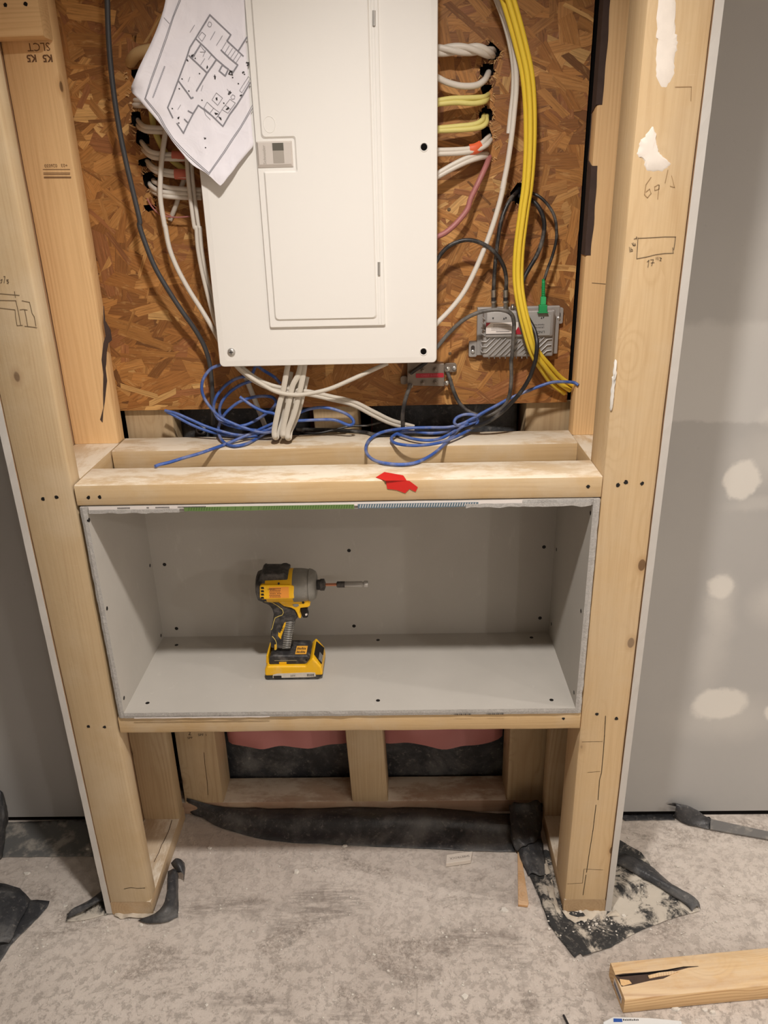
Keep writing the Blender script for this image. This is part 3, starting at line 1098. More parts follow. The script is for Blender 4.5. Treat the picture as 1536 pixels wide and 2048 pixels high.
def field(off):
    a = off
    pts = []

    def arc(cx, cz, r, a0, a1, n=5):
        for k in range(n + 1):
            t_ = math.radians(a0 + (a1 - a0) * k / n)
            pts.append((cx + r * math.cos(t_), cz + r * math.sin(t_)))
    r = .006
    x0, x1, z0, z1 = fx0 + a, fx1 - a, fz0 + a, fz1 - a
    lx, l0, l1 = LX1 + .002 + a, LZ0 - .006 - a, LZ1 + .004 + a
    arc(x1 - r, z1 - r, r, 0, 90)
    arc(x0 + r, z1 - r, r, 90, 180)
    arc(x0 + r, l1 + r, r, 180, 270)
    arc(lx - r * .6, l1 - r * .6, r * .6, 90, 0)
    arc(lx - r * .6, l0 + r * .6, r * .6, 0, -90)
    arc(x0 + .002, l0 - .002, .002, 90, 180)
    arc(x0 + r, z0 + r, r, 180, 270)
    arc(x1 - r, z0 + r, r, 270, 360)
    return pts


plate([field(0), field(0), field(.0026)], [YP - .0045, YP - .0056, YP - .0082]).build('door_field', PANELW, door)
# right-hand hinge strip and pins
mb = MB()
for x in (0.0715, 0.0765):
    mb.box(x, x + 0.0012, YP - .0060, YP - .0048, DZ0 + .004, DZ1)
mb.build('hinge_fold', PANELW, door, bevel=.0004)
for (x, y0, y1) in ((748, 21, 52), (758, 524, 550)):
    a, b = onY(x, y0, YP - .006), onY(x, y1, YP - .006)
    MB().tube([a, b], 0.0024, 10, sub=2).build('hinge_pin', STEEL, door, smooth_shade=True)
# latch
lx0, lx1 = DX0 + .0015, LX1 - .002
lt = plate([rrect(lx0, lx1, LZ0, LZ1, .001), rrect(lx0, lx1, LZ0, LZ1, .001), rrect(lx0 + .003, lx1 - .003, LZ0 + .0045, LZ1 - .0025, .001)], [YP - .004, YP - .0064, YP - .0092])
latch = lt.build('latch', LATCHM, door)
a = Vector((-0.0925, 0, 1.4905))
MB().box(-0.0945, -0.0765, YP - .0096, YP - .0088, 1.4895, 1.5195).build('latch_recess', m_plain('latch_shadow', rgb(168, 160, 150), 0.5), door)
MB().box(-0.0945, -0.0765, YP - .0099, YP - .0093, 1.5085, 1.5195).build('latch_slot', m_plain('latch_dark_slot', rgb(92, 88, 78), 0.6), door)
# round knock-out on the door
p = onY(539, 249, YP - .0082)
mb = MB()
n = 28
for i in range(n):
    pass
ring = []
mb.tube([p + Vector((math.cos(2 * math.pi * k / 28) * .0095, -.0001, math.sin(2 * math.pi * k / 28) * .0118)) for k in range(29)], .0005, 6, sub=1)
mb.build('embossed_ring', PANELW, door, smooth_shade=True)
# cover screws: one steel screw, two empty screw holes
p = onY(463, 704, YP)
MB().lathe(p, (0, -1, 0), [(0, .0072), (.002, .0068), (.0036, .005), (.0042, .002)], 20).build('cover_screw', STEEL, panel, smooth_shade=True)
p2 = p + Vector((0, -.0044, 0))
MB().box(p2.x - .0035, p2.x + .0035, p2.y, p2.y + .0004, p2.z - .0006, p2.z + .0006).box(p2.x - .0006, p2.x + .0006, p2.y, p2.y + .0004, p2.z - .0035, p2.z + .0035).build('screw_slot', INK, panel)
for (x, y) in ((848, 294), (847, 703)):
    p = onY(x, y, YP)
    mb = MB()
    mb.tube([p + Vector((math.cos(2 * math.pi * k / 24) * .0066, -.0002, math.sin(2 * math.pi * k / 24) * .0066)) for k in range(25)], .0009, 6, sub=1)
    mb.build('hole_rim', PANELW, panel, smooth_shade=True)
    MB().lathe(p + Vector((0, .0005, 0)), (0, -1, 0), [(0, .0054), (.0008, .0054)], 20).build('screw_hole', BLACK, panel)


# ------------------------------------------------------------------ lettering helper
def text_mesh(name, body, mat, parent, origin, ux, uz, size, align='CENTER', bold=0.0):
    """flat lettering: baseline along ux, height along uz"""
    cu = bpy.data.curves.new(name, 'FONT')
    cu.body = body
    cu.size = size
    cu.align_x = align
    cu.align_y = 'CENTER'
    cu.offset = bold
    cu.resolution_u = 2
    t = bpy.data.objects.new(name, cu)
    COL.objects.link(t)
    dg = bpy.context.evaluated_depsgraph_get()
    me = bpy.data.meshes.new_from_object(t.evaluated_get(dg))
    COL.objects.unlink(t)
    bpy.data.objects.remove(t)
    ux, uz = Vector(ux).normalized(), Vector(uz)
    uz = (uz - ux * uz.dot(ux)).normalized()
    o_ = Vector(origin) - world_loc(parent)
    for v in me.vertices:
        v.co = o_ + ux * v.co.x + uz * v.co.y
    me.materials.clear()
    me.materials.append(mat)
    o = bpy.data.objects.new(name, me)
    o.parent = parent
    COL.objects.link(o)
    return o


def strokes(name, polys, mat, parent, fn, wpx, lift=None, world=False):
    """pencil or print lines: ribbons laid along points fn(x, y)"""
    mb = MB()
    for pl in polys:
        P = [fn(*q) for q in pl]
        for a, b in zip(P[:-1], P[1:]):
            d = (b - a)
            if d.length < 1e-6:
                continue
            d.normalize()
            nrm = Vector((0, -1, 0))
            s = d.cross(nrm).normalized() * wpx
            mb.add([a - s - d * wpx * .5, b - s + d * wpx * .5, b + s + d * wpx * .5, a + s - d * wpx * .5], [(0, 1, 2, 3)])
    if world:
        return mb.build(name, mat)
    # parents may be rotated lumber: keep world placement
    o = mb.build(name, mat, origin=(0, 0, 0), recalc=False)
    o['kind'] = 'stuff'
    o.parent = parent
    bpy.context.view_layer.update()
    o.matrix_parent_inverse = parent.matrix_world.inverted()
    return o


def text_on(name, body, mat, parent, origin, ux, uz, size, **kw):
    e_ = bpy.data.objects.new('tmp', None)
    o = text_mesh(name, body, mat, e_, origin, ux, uz, size, **kw)
    bpy.data.objects.remove(e_)
    o.parent = parent
    bpy.context.view_layer.update()
    o.matrix_parent_inverse = parent.matrix_world.inverted()
    return o


text_mesh('latch_lettering', 'Schneider', m_plain('latch_emboss', rgb(176, 168, 158), 0.5), door, (-0.1085, YP - .0096, 1.5025), (0, 0, 1), (-1, 0, 0), 0.0072)

# pencil sketch on the right post
yp = -0.0006
fn = lambda x, y: onY(x, y, yp)
k = lambda pts: [(1230 + a / 9.035, 440 + b / 9.035) for a, b in pts]
strokes('pencil_sketch', [k([(420, 330), (560, 325), (720, 315), (900, 305), (1100, 305)]), k([(1095, 305), (1080, 430), (1062, 540)]), k([(1045, 500), (1050, 590)]),
                          k([(1060, 600), (900, 605), (740, 625), (560, 670), (390, 700)]), k([(415, 320), (405, 500), (392, 705)]),
                          k([(345, 345), (395, 325)]), k([(390, 300), (385, 350)])], PENCIL, rp, fn, 0.0005)
strokes('pencil_figures', [k([(580, 760), (615, 725), (595, 855)]), k([(640, 725), (715, 770), (640, 770)]) and k([(640, 720), (695, 715), (660, 830)]), k([(650, 775), (710, 770)]),
                           k([(745, 675), (745, 715)]), k([(775, 670), (775, 720)]), k([(805, 680), (840, 690), (810, 735), (835, 735)]),
                           k([(260, 490), (270, 580)]), k([(290, 500), (285, 570), (320, 560), (315, 530), (290, 535)]),
                           k([(305, 420), (330, 460)]), k([(330, 410), (330, 465), (365, 440)]), k([(345, 470), (370, 455), (360, 420)])], PENCIL, rp, fn, 0.00045)
k = lambda pts: [(1100 + a / 3.413, b / 3.413) for a, b in pts]
strokes('pencil_figures', [k([(690, 1210), (655, 1260), (645, 1330), (665, 1350), (690, 1320), (680, 1290), (655, 1310)]), k([(740, 1260), (715, 1275), (715, 1300), (745, 1290), (745, 1262), (735, 1360)]),
                           k([(805, 1160), (785, 1250)]), k([(820, 1270), (850, 1280), (830, 1200)]), k([(855, 594), (965, 592), (962, 690)])], m_plain('faint_pencil', rgb(158, 128, 90), 0.8), rp, fn, 0.00045)
k = lambda pts: [(a / 9.31, 480 + b / 9.31) for a, b in pts]
strokes('pencil_sketch', [k([(-200, 1110), (0, 1125), (295, 1130), (340, 1330), (385, 1580)]), k([(-200, 1255), (0, 1268), (280, 1300), (290, 1420), (318, 1595), (420, 1588)]),
                          k([(370, 1300), (430, 1292), (510, 1305)]), k([(460, 1300), (490, 1450), (515, 1610)]), k([(410, 1130), (550, 1160), (600, 1370), (640, 1430), (670, 1600)]),
                          k([(460, 1605), (560, 1615), (690, 1632)]), k([(0, 1000), (180, 1015), (360, 1030)]), k([(270, 960), (285, 1070)]),
                          k([(10, 750), (40, 735), (30, 790), (10, 800)]), k([(70, 680), (95, 680), (75, 800)]), k([(120, 745), (155, 740), (130, 770), (160, 780), (150, 810), (130, 805)])], PENCIL, lp, fn, 0.0005)
# dark nail and screw holes on the front lumber
def pits(parent, pts, fn_, nrm, r, name='screw_pit', mat=HOLE):
    for (x, y) in pts:
        p = fn_(x, y)
        mb = MB()
        n = 10
        nrm_ = Vector(nrm)
        u = nrm_.orthogonal().normalized()
        v = nrm_.cross(u)
        pts_ = [p + (u * math.cos(6.2832 * i / n) * rng.uniform(.7, 1.2) + v * math.sin(6.2832 * i / n) * rng.uniform(.7, 1.2)) * r for i in range(n)]
        mb.prism([q - nrm_ * 0.003 for q in pts_], nrm_ * 0.0036)
        o = mb.build(name, mat, origin=(0, 0, 0))
        o.parent = parent
        bpy.context.view_layer.update()
        o.matrix_parent_inverse = parent.matrix_world.inverted()


front = lambda x, y: onY(x, y, 0.0)
pits(lp, ((86, 998), (113, 994), (177, 1453), (209, 1454)), front, (0, -1, 0), .0034)
pits(rp, ((1236, 970), (1252, 964), (1284, 967), (1194, 1428), (1233, 1437)), front, (0, -1, 0), .0036)
pits(fr, ((177, 995), (199, 994), (1176, 973)), front, (0, -1, 0), .0034)
pits(br, ((1127, 1437),), front, (0, -1, 0), .003)
# plaster smears on the right post: thin raised dabs
def dab(name, mat, parent, outline, fn_, lift, sub=2):
    pts = smooth([fn_(x, y) for x, y in list(outline) + [outline[0]]], 6)[:-1]
    pts = [p + Vector((noise1(p.x * 300, p.z * 300), 0, noise1(p.z * 300, p.x * 300, 5))) * .0022 for p in pts]
    mb = MB()
    n = len(pts)
    c = sum(pts, Vector()) / n
    d = Vector(lift)
    rings_ = [(1.0, 0.0), (0.92, 0.7), (0.5, 1.0)]
    for (s, h) in rings_:
        for i, p in enumerate(pts):
            mb.v.append(c + (p - c) * s + d * h)
    mb.v.append(c + d)
    for j in range(2):
        for i in range(n):
            i2 = (i + 1) % n
            mb.f.append([j * n + i, j * n + i2, (j + 1) * n + i2, (j + 1) * n + i])
            mb.m.append(0)
    for i in range(n):
        mb.f.append([2 * n + i, 2 * n + (i + 1) % n, 3 * n])
        mb.m.append(0)
    o = mb.build(name, mat, origin=(0, 0, 0), smooth_shade=True)
    if parent is not None:
        o.parent = parent
        bpy.context.view_layer.update()
        o.matrix_parent_inverse = parent.matrix_world.inverted()
    return o


SMEAR = m_plain('plaster_smear', rgb(240, 230, 218), 0.8, var=0.3, scale=60)
q = lambda pts: [(1100 + a / 3.413, b / 3.413) for a, b in pts]
dab('plaster_smear', SMEAR, rp, q([(745, -40), (850, -40), (855, 180), (870, 290), (850, 400), (840, 520), (775, 600), (725, 500), (735, 300), (725, 200)]), front, (0, -.0015, 0))
dab('plaster_smear', SMEAR, rp, q([(700, 860), (722, 920), (730, 1000), (760, 1060), (820, 1120), (760, 1165), (660, 1160), (640, 1090), (600, 1060), (610, 980), (650, 930)]), front, (0, -.0018, 0))
q = lambda pts: [(720 + a / 2.954, 560 + b / 2.955) for a, b in pts]
dab('plaster_dribble', MUD, rp, q([(1505, 470), (1516, 480), (1510, 560), (1500, 660), (1490, 760), (1478, 765), (1480, 660), (1492, 560)]), front, (0, -.003, 0))

# lumber stamps on the tall left stud
ys = 0.2376
fs_ = lambda x, y: onY(x, y, ys)
text_on('grade_stamp', 'SLCT', INKB, uls, onY(77, 93, ys), (-1, 0, 0), (0, 0, -1), 0.017)
for (x, y) in ((63, 116), (95, 116)):
    text_on('grade_stamp', 'K5', INKB, uls, onY(x, y, ys), (-1, 0, 0), (0, 0, -1), 0.0145, bold=0.0005)
text_on('date_stamp', '+03   026030', INKB, uls, onY(112, 331, ys), (-1, 0, 0), (0, 0, -1), 0.0075)
strokes('date_stamp', [[(86, 339), (140, 339)], [(87, 346), (140, 346)], [(87, 349), (140, 349)], [(88, 356), (142, 356)], [(88, 354), (142, 354)]], INKB, uls, fs_, 0.0005)
# bark pocket on the tall left stud
q = lambda pts: [(a / 3.339, 450 + b / 3.338) for a, b in pts]
def flat_patch(name, mat, parent, outline, fn_, thick):
    mb = MB().prism([fn_(x, y) for x, y in outline], thick)
    o = mb.build(name, mat, origin=(0, 0, 0))
    o.parent = parent
    bpy.context.view_layer.update()
    o.matrix_parent_inverse = parent.matrix_world.inverted()
    return o


flat_patch('bark_pocket', BARK, uls, q([(690, 540), (700, 640), (735, 700), (745, 770), (722, 790), (710, 850), (705, 960), (715, 1040), (700, 1180), (690, 1240), (685, 1320), (668, 1300), (690, 1220), (688, 1100), (690, 1000), (678, 900), (690, 790), (705, 740), (690, 650)]), lambda x, y: onY(x, y, 0.2375), (0, .003, 0))
# bark along the inner face of the tall right stud
mb = MB()
bz = [1.34, 1.40, 1.46, 1.50, 1.54, 1.60, 1.66, 1.72, 1.80, 1.9]
n = 60
vs = []
for i in range(n + 1):
    z = 1.33 + 0.62 * i / n
    wy = 0.0382 + 0.0004 * noise1(z * 20, 4)
    if 1.478 < z < 1.565:
        wy = 0.0095 + 0.001 * noise1(z * 30)
    vs += [(H - .0010, 0.268, z), (H - .0014 - .001 * noise1(z * 60), 0.2755 - wy, z), (H + .0095 + .003 * noise1(z * 22, 8) if wy > .02 else H + .001, 0.2370 if wy > .02 else 0.2755 - wy, z), (H + .0095, 0.268, z)]
mb.v = [Vector(p) for p in vs]
for i in range(n):
    a, b = i * 4, i * 4 + 4
    for k_ in range(4):
        mb.f.append([a + k_, a + (k_ + 1) % 4, b + (k_ + 1) % 4, b + k_])
        mb.m.append(0)
o = mb.build('bark_strip', BARK, origin=(0, 0, 0))
o.parent = urs
bpy.context.view_layer.update()
o.matrix_parent_inverse = urs.matrix_world.inverted()
wl_ = bpy.data.objects['wall_stud']
text_on('grade_stamp', '2', INK, wl_, onY(379, 1467, 0.2912), (1, 0, 0), (0, 0, 1), 0.016)
text_on('grade_stamp', 'SPF', INK, wl_, onY(380, 1476, 0.2912), (1, 0, 0), (0, 0, 1), 0.009)
text_on('grade_stamp', 'SPF 1', INK, wl_, onY(405, 1470, 0.2912), (1, 0, 0), (0, 0, 1), 0.010)

CRACK = m_plain('drying_crack', rgb(74, 52, 34), 0.9)
strokes('drying_crack', [[(1211, 1432), (1209, 1470), (1207, 1500), (1203, 1545), (1199, 1560), (1196, 1600)], [(1192, 1610), (1186, 1660), (1178, 1710), (1173, 1745)], [(1172, 1750), (1166, 1790)]], CRACK, rp, front, .0007)
strokes('saw_mark', [[(1164, 1484), (1205, 1483)], [(1175, 1545), (1200, 1543)], [(1135, 1768), (1165, 1766), (1168, 1738), (1206, 1740)]], m_plain('saw_cut', rgb(136, 104, 68), 0.9), rp, front, .0005)
strokes('pencil_line', [[(1184, 566), (1210, 568), (1236, 568)], [(1212, 602), (1226, 590)]], PENCIL, urs, lambda x, y: onY(x, y, .2376), .0005)
strokes('drying_crack', [[(408, 1505), (410, 1530), (414, 1560), (416, 1590)]], CRACK, bpy.data.objects['wall_stud'], lambda x, y: onY(x, y, .2910), .0006)
mb = MB()
pk = [onZ(x, y, .0385) for x, y in ((344, 1640), (338, 1660), (328, 1682), (323, 1690), (318, 1704), (308, 1724))]
for a, b in zip(pk[:-1], pk[1:]):
    d_ = (b - a).normalized()
    sd = Vector((-d_.y, d_.x, 0)) * .0007
    mb.add([a - sd, b - sd, b + sd, a + sd], [(0, 1, 2, 3)])
o = mb.build('drying_crack', CRACK, origin=(0, 0, 0), recalc=False)
o.parent = bpy.data.objects['sole_plate']
bpy.context.view_layer.update()
o.matrix_parent_inverse = o.parent.matrix_world.inverted()
strokes('nail_scratch', [[(248, 1778), (262, 1775), (274, 1777), (290, 1776)]], CRACK, lp, front, .0008)
pits(bpy.data.objects['nailer_block'], ((11, 10), (51, 8)), lambda x, y: onY(x, y, .2), (0, -1, 0), .0034)
# red tape on the front rail
q = lambda pts: [(680 + a / 2.648, 860 + b / 2.648) for a, b in pts]
tp = []
ptop = [(190, 245), (230, 222), (335, 238), (345, 258), (368, 268)]
mb = MB()
a_ = [onZ(x, y, ZT + .0012) for x, y in [(680 + a / 2.648, 860 + b / 2.648) for a, b in ((190, 250), (235, 222), (335, 240), (350, 262))]]
f_ = [onY(x, y, -.0012) for x, y in [(680 + a / 2.648, 860 + b / 2.648) for a, b in ((352, 268), (368, 270), (412, 303), (400, 328), (368, 312), (345, 335), (300, 318), (250, 312), (243, 272))]]
mb.v = a_ + f_
n = len(mb.v)
mid = [onZ(680 + 240 / 2.648, 860 + 268 / 2.648, ZT + .0012)]
mb.v += mid
mb.f = [[0, 1, 2, 3, n], [n, 3, 4, 12], [4, 5, 6, 7, 8, 9, 10, 11, 12]]
mb.m = [0, 0, 0]
o = mb.build('red_tape', REDTAPE)
md = o.modifiers.new('solid', 'SOLIDIFY')
md.thickness = 0.0006
tag(o, 'torn scrap of red tape stuck over the edge of the front rail', 'tape')

# ------------------------------------------------------------------ cables
from mathutils.geometry import delaunay_2d_cdt


def C3(x, y):
    return 860 + x / 3.491, y / 3.491


def C6(x, y):
    return 860 + x / 4.8, 350 + y / 4.8


def C1(x, y):
    return x / 2.954, y / 2.954


def C5(x, y):
    return x / 3.339, 450 + y / 3.339


def CB(x, y):
    return 320 + x / 3.072, 700 + y / 3.073


def CR(x, y):
    return 720 + x / 2.954, 560 + y / 2.955


def pt(cv, x, y, Y):
    return onY(*cv(x, y), Y)


def cable(name, pts, r, mat, label, group=None, n=10, sub=8, flat=1.0, fdir=None, cat='cable'):
    o = MB().tube(pts, r, n, sub=sub, flat=flat, fdir=fdir).build(name, mat, smooth_shade=True)
    return tag(o, label, cat, group)


# thick twisted white cable into the topmost right hole: three strands
axis = smooth([pt(C3, 40, 352, .250), pt(C3, 150, 348, .249), pt(C3, 260, 345, .251), pt(C3, 350, 350, .256), pt(C3, 420, 368, .270), pt(C3, 445, 375, .300)], 8)
tw = empty('twisted_cable', axis[0])
tag(tw, 'thick twisted white cable entering the topmost hole right of the panel', 'cable')
for k in range(3):
    P = []
    for i, p in enumerate(axis):
        a = 2.1 * k + i * 0.17
        P.append(p + Vector((0, math.cos(a), math.sin(a))) * .0046)
    MB().tube(P, .0053, 10, sub=1).build('strand', CWHITE, tw, smooth_shade=True)
cable('white_cable', [pt(C3, 40, 535, .245), pt(C3, 120, 575, .248), pt(C3, 220, 600, .250), pt(C3, 320, 596, .254), pt(C3, 380, 560, .262), pt(C3, 405, 515, .284), pt(C3, 408, 500, .30)], .0052, CWHITE,
      'single white cable sagging into the second hole right of the panel')
for (pts, mat, lab) in (
    ([(40, 705), (150, 688), (260, 684), (370, 678), (402, 664), (410, 655)], CCREAM, 'upper pale yellow cable of the pair at the third hole right of the panel'),
    ([(40, 728), (180, 716), (300, 722), (380, 708), (402, 682), (412, 668)], CCREAM, 'lower pale yellow cable of the pair at the third hole right of the panel'),
    ([(40, 897), (190, 882), (310, 868), (366, 838), (374, 815), (376, 800)], CCREAM, 'upper cream yellow cable of the pair at the fourth hole right of the panel'),
    ([(40, 914), (240, 905), (340, 892), (390, 862), (394, 820), (396, 805)], CCREAM, 'lower cream yellow cable of the pair at the fourth hole right of the panel'),
    ([(40, 1050), (180, 1046), (280, 1036), (360, 1000), (405, 958), (415, 945)], CWHITE, 'upper white cable of the orange taped pair right of the panel'),
    ([(40, 1075), (200, 1068), (310, 1052), (390, 1015), (420, 982), (428, 966)], CWHITE, 'lower white cable of the orange taped pair right of the panel'),
    ([(40, 1220), (150, 1155), (250, 1106), (320, 1084), (390, 1076), (410, 1074)], CWHITE, 'upper white cable of the slanting pair at the lowest hole right of the panel'),
    ([(40, 1243), (150, 1182), (260, 1130), (340, 1104), (392, 1094), (412, 1090)], CWHITE, 'lower white cable of the slanting pair at the lowest hole right of the panel')):
    Ys = (.245, .248, .251, .258, .278, .30)
    cable('branch_cable', [pt(C3, x, y, Y) for (x, y), Y in zip(pts, Ys)], .0043, mat, lab)
o = MB().tube([pt(C3, 276, 1046, .251), pt(C3, 318, 1038, .252), pt(C3, 356, 1018, .256)], .0088, 12, flat=.62, fdir=(0, 0, 1)).build('orange_tape', ORANGE, smooth_shade=True)
tag(o, 'band of orange tape round a white cable pair right of the panel', 'tape')
cable('faded_red_cable', [pt(C3, 425, 1080, .30), pt(C3, 412, 1105, .278), pt(C3, 390, 1160, .262), pt(C3, 345, 1260, .252), pt(C3, 285, 1385, .248), pt(C6, 355, 335, .246), pt(C6, 255, 460, .242), pt(C6, 150, 552, .238), pt(C6, 50, 600, .235)], .0048, CPINK,
      'faded red cable curving from the lowest hole down behind the panel')
# tall white and yellow runs
cable('white_cable', [pt(C3, 400, -900, .215), pt(C3, 440, -120, .225), pt(C3, 478, 0, .228), pt(C3, 528, 120, .23), pt(C3, 578, 300, .232), pt(C3, 600, 480, .234), pt(C3, 602, 620, .235), pt(C3, 590, 760, .236), pt(C3, 570, 950, .237), pt(C3, 540, 1150, .238), pt(C3, 505, 1320, .238), pt(C6, 715, 50, .238),
                      pt(C6, 680, 220, .238), pt(C6, 620, 430, .237), pt(C6, 540, 660, .236), pt(C6, 440, 900, .235), pt(C6, 330, 1115, .233), pt(C6, 210, 1275, .231), pt(C6, 40, 1450, .228)], .0046, CWHITE,
      'long white cable hanging right of the panel, curving back behind it')
cable('white_cable', [pt(C3, 380, -900, .228), pt(C3, 425, -120, .236), pt(C3, 462, 0, .238), pt(C3, 510, 130, .239), pt(C3, 556, 300, .240), pt(C3, 582, 480, .241), pt(C3, 580, 640, .241), pt(C3, 562, 800, .241), pt(C3, 548, 932, .241)], .0040, CWHITE,
      'cut white cable end hanging beside the longer white cable right of the panel')
cl = [(C3(430, -900), .200), (C3(500, -120), .205), (C3(545, 0), .208), (C3(590, 150), .211), (C3(630, 300), .214), (C3(675, 500), .218), (C3(695, 700), .221), (C3(700, 900), .223), (C3(695, 1100), .225), (C3(680, 1300), .226), (C6(900, 350), .227), (C6(856, 700), .228), (C6(845, 980), .228), (C6(868, 1200), .224), (C6(922, 1440), .222), (C6(1000, 1690), .226), (C6(1110, 1850), .240), (C6(1215, 1975), .256), (C6(1345, 2068), .268)]
for k, lab in ((-1, 'left strand of the bright yellow cable run right of the panel'), (0, 'middle strand of the bright yellow cable run right of the panel'), (1, 'right strand of the bright yellow cable run right of the panel')):
    P = []
    for i, ((x, y), Y) in enumerate(cl):
        off = 11 - 4.5 * min(1, max(0, y / 420.0)) + (6 * max(0, (y - 690) / 90.0))
        nx_, ny_ = (1, 0) if y < 600 else (0.85, -0.5)
        P.append(onY(x + k * off * nx_, y + k * off * ny_, Y - (.0072 if k == 0 else 0)))
    cable('yellow_cable', P, .0043 if k else .0046, CYEL, lab, 'yellow cable run')
# coaxial and fibre cables
cable('coaxial_cable', [pt(C6, 835, 160, .30), pt(C6, 825, 175, .275), pt(C6, 780, 222, .256), pt(C6, 722, 330, .248), pt(C6, 675, 480, .243), pt(C6, 642, 700, .241), pt(C6, 622, 900, .243), pt(C6, 610, 1110, .2475)], .0036, CBLACK,
      'black coaxial cable from the round hole to the left connector of the grey node')
cable('coaxial_cable', [pt(C6, 40, 870, .232), pt(C6, 110, 752, .232), pt(C6, 200, 672, .231), pt(C6, 330, 626, .230), pt(C6, 450, 638, .230), pt(C6, 560, 692, .231), pt(C6, 650, 775, .232), pt(C6, 710, 885, .236), pt(C6, 732, 1000, .242), pt(C6, 729, 1110, .2475)], .0036, CBLACK,
      'black coaxial cable arching from the panel edge to the second connector of the grey node')
cable('coaxial_cable', [pt(C6, 850, 205, .30), pt(C6, 880, 206, .276), pt(C6, 955, 228, .257), pt(C6, 1040, 305, .250), pt(C6, 1094, 440, .248), pt(C6, 1085, 600, .248), pt(C6, 1030, 760, .247), pt(C6, 950, 900, .245), pt(C6, 895, 1010, .242), pt(C6, 872, 1130, .238), pt(C6, 880, 1270, .234), pt(C6, 950, 1390, .230), pt(C6, 1006, 1500, .219), pt(C6, 1028, 1620, .206), pt(C6, 1018, 1740, .204),
                        pt(CR, 1035, 480, .208), pt(CR, 1005, 570, .211), pt(CR, 955, 655, .214), pt(CR, 890, 730, .218), pt(CR, 820, 795, .223), pt(CR, 740, 845, .232), pt(CR, 640, 875, .246), onZ(*CR(480, 905), ZT + .0045), onZ(*CR(300, 912), ZT + .004), onZ(*CR(100, 915), ZT + .004), onZ(*CB(1250, 505), ZT + .004), pt(CB, 1050, 492, .282), pt(CB, 840, 490, .290)], .0040, CBLACK,
      'long black cable looping in front of the grey node and lying along the back rail')
cable('fibre_cable', [pt(C6, 870, 130, .30), pt(C6, 900, 136, .274), pt(C6, 965, 166, .258), pt(C6, 1060, 215, .251), pt(C6, 1150, 312, .248), pt(C6, 1203, 430, .247), pt(C6, 1214, 600, .247), pt(C6, 1180, 760, .246), pt(C6, 1130, 900, .245), pt(C6, 1096, 1010, .243)], .0027, CBLACK,
      'thin black fibre cable ending in the green plug')
cable('coaxial_cable', [pt(C6, 30, 1690, .228), pt(C6, 75, 1645, .228), pt(C6, 180, 1520, .226), pt(C6, 310, 1400, .222), pt(C6, 440, 1330, .218), pt(C6, 580, 1297, .214), pt(C6, 700, 1298, .212), pt(C6, 780, 1335, .212), pt(C6, 806, 1420, .214), pt(C6, 800, 1560, .216), pt(C6, 788, 1740, .220), pt(CR, 893, 480, .222), pt(CR, 894, 590, .226), pt(CR, 880, 690, .232), pt(CR, 838, 755, .238), pt(CR, 770, 795, .243), pt(CR, 700, 798, .247), pt(CR, 640, 776, .250), pt(CR, 590, 730, .253), pt(CR, 555, 660, .255), pt(CR, 533, 590, .255), pt(CR, 517, 545, .256)], .0037, CGREYD,
      'dusty grey-black cable arching over the node and down to the right port of the splitter')
cable('coaxial_cable', [pt(CR, 297, 615, .254), pt(CR, 288, 645, .248), pt(CR, 270, 700, .248), pt(CR, 255, 770, .252), pt(CR, 252, 830, .262), pt(CR, 256, 885, .272)], .0040, CGREYD,
      'short dusty cable dropping from the lower left port of the splitter')
cable('coaxial_cable', [onY(821, 747, .254), onY(826, 743, .248), onY(836, 736, .240), onY(850, 726, .232), onY(866, 712, .228)], .0038, CBLACK,
      'short black cable from the upper left port of the splitter up behind the panel')
# ---- left side
cable('black_cable', [pt(C1, 626, -800, .206), pt(C1, 630, -150, .214), pt(C1, 634, 0, .216), pt(C1, 640, 200, .219), pt(C1, 655, 400, .221), pt(C1, 680, 610, .223), pt(C1, 712, 800, .225), pt(C1, 745, 960, .226), pt(C1, 785, 1130, .228), pt(C1, 825, 1300, .229), pt(C5, 935, 20, .23), pt(C5, 1020, 250, .232), pt(C5, 1105, 405, .235), pt(C5, 1205, 560, .24), pt(C5, 1300, 695, .246), pt(C5, 1362, 805, .252), pt(C5, 1396, 910, .258), pt(C5, 1410, 1010, .263), pt(C5, 1418, 1120, .268), pt(C5, 1422, 1250, .274), pt(C5, 1422, 1330, .285)], .0044, m_plain('cable_grey_black', rgb(70, 70, 72), 0.4, var=0.3, scale=30),
      'long dark grey cable hanging left of the panel beside the left stud')
cable('white_cable', [pt(C1, 990, 700, .246), pt(C1, 975, 800, .244), pt(C1, 958, 920, .243), pt(C1, 948, 1050, .243), pt(C1, 948, 1180, .243), pt(C1, 972, 1330, .243), pt(C5, 1103, 10, .243), pt(C5, 1130, 150, .243), pt(C5, 1182, 285, .243), pt(C5, 1260, 430, .242), pt(C5, 1345, 565, .24), pt(C5, 1420, 690, .236), pt(C5, 1480, 800, .232)], .0044, CWHITE,
      'outermost white cable left of the panel, coming from under the floor plan')
for off, Yo, lab in ((0, .236, 'left one of two parallel white cables close to the panel edge'), (26, .241, 'right one of two parallel white cables close to the panel edge')):
    cable('white_cable', [pt(C1, 1098 + off, 880, Yo), pt(C1, 1105 + off, 960, Yo), pt(C1, 1112 + off, 1060, Yo), pt(C1, 1128 + off, 1200, Yo), pt(C1, 1148 + off, 1340, Yo), pt(C5, 1310 + off, 20, Yo), pt(C5, 1320 + off, 150, Yo), pt(C5, 1346 + off, 300, Yo), pt(C5, 1382 + off, 450, Yo), pt(C5, 1422 + off, 600, Yo), pt(C5, 1470 + off, 740, Yo)], 0.0036, CWHITE, lab)
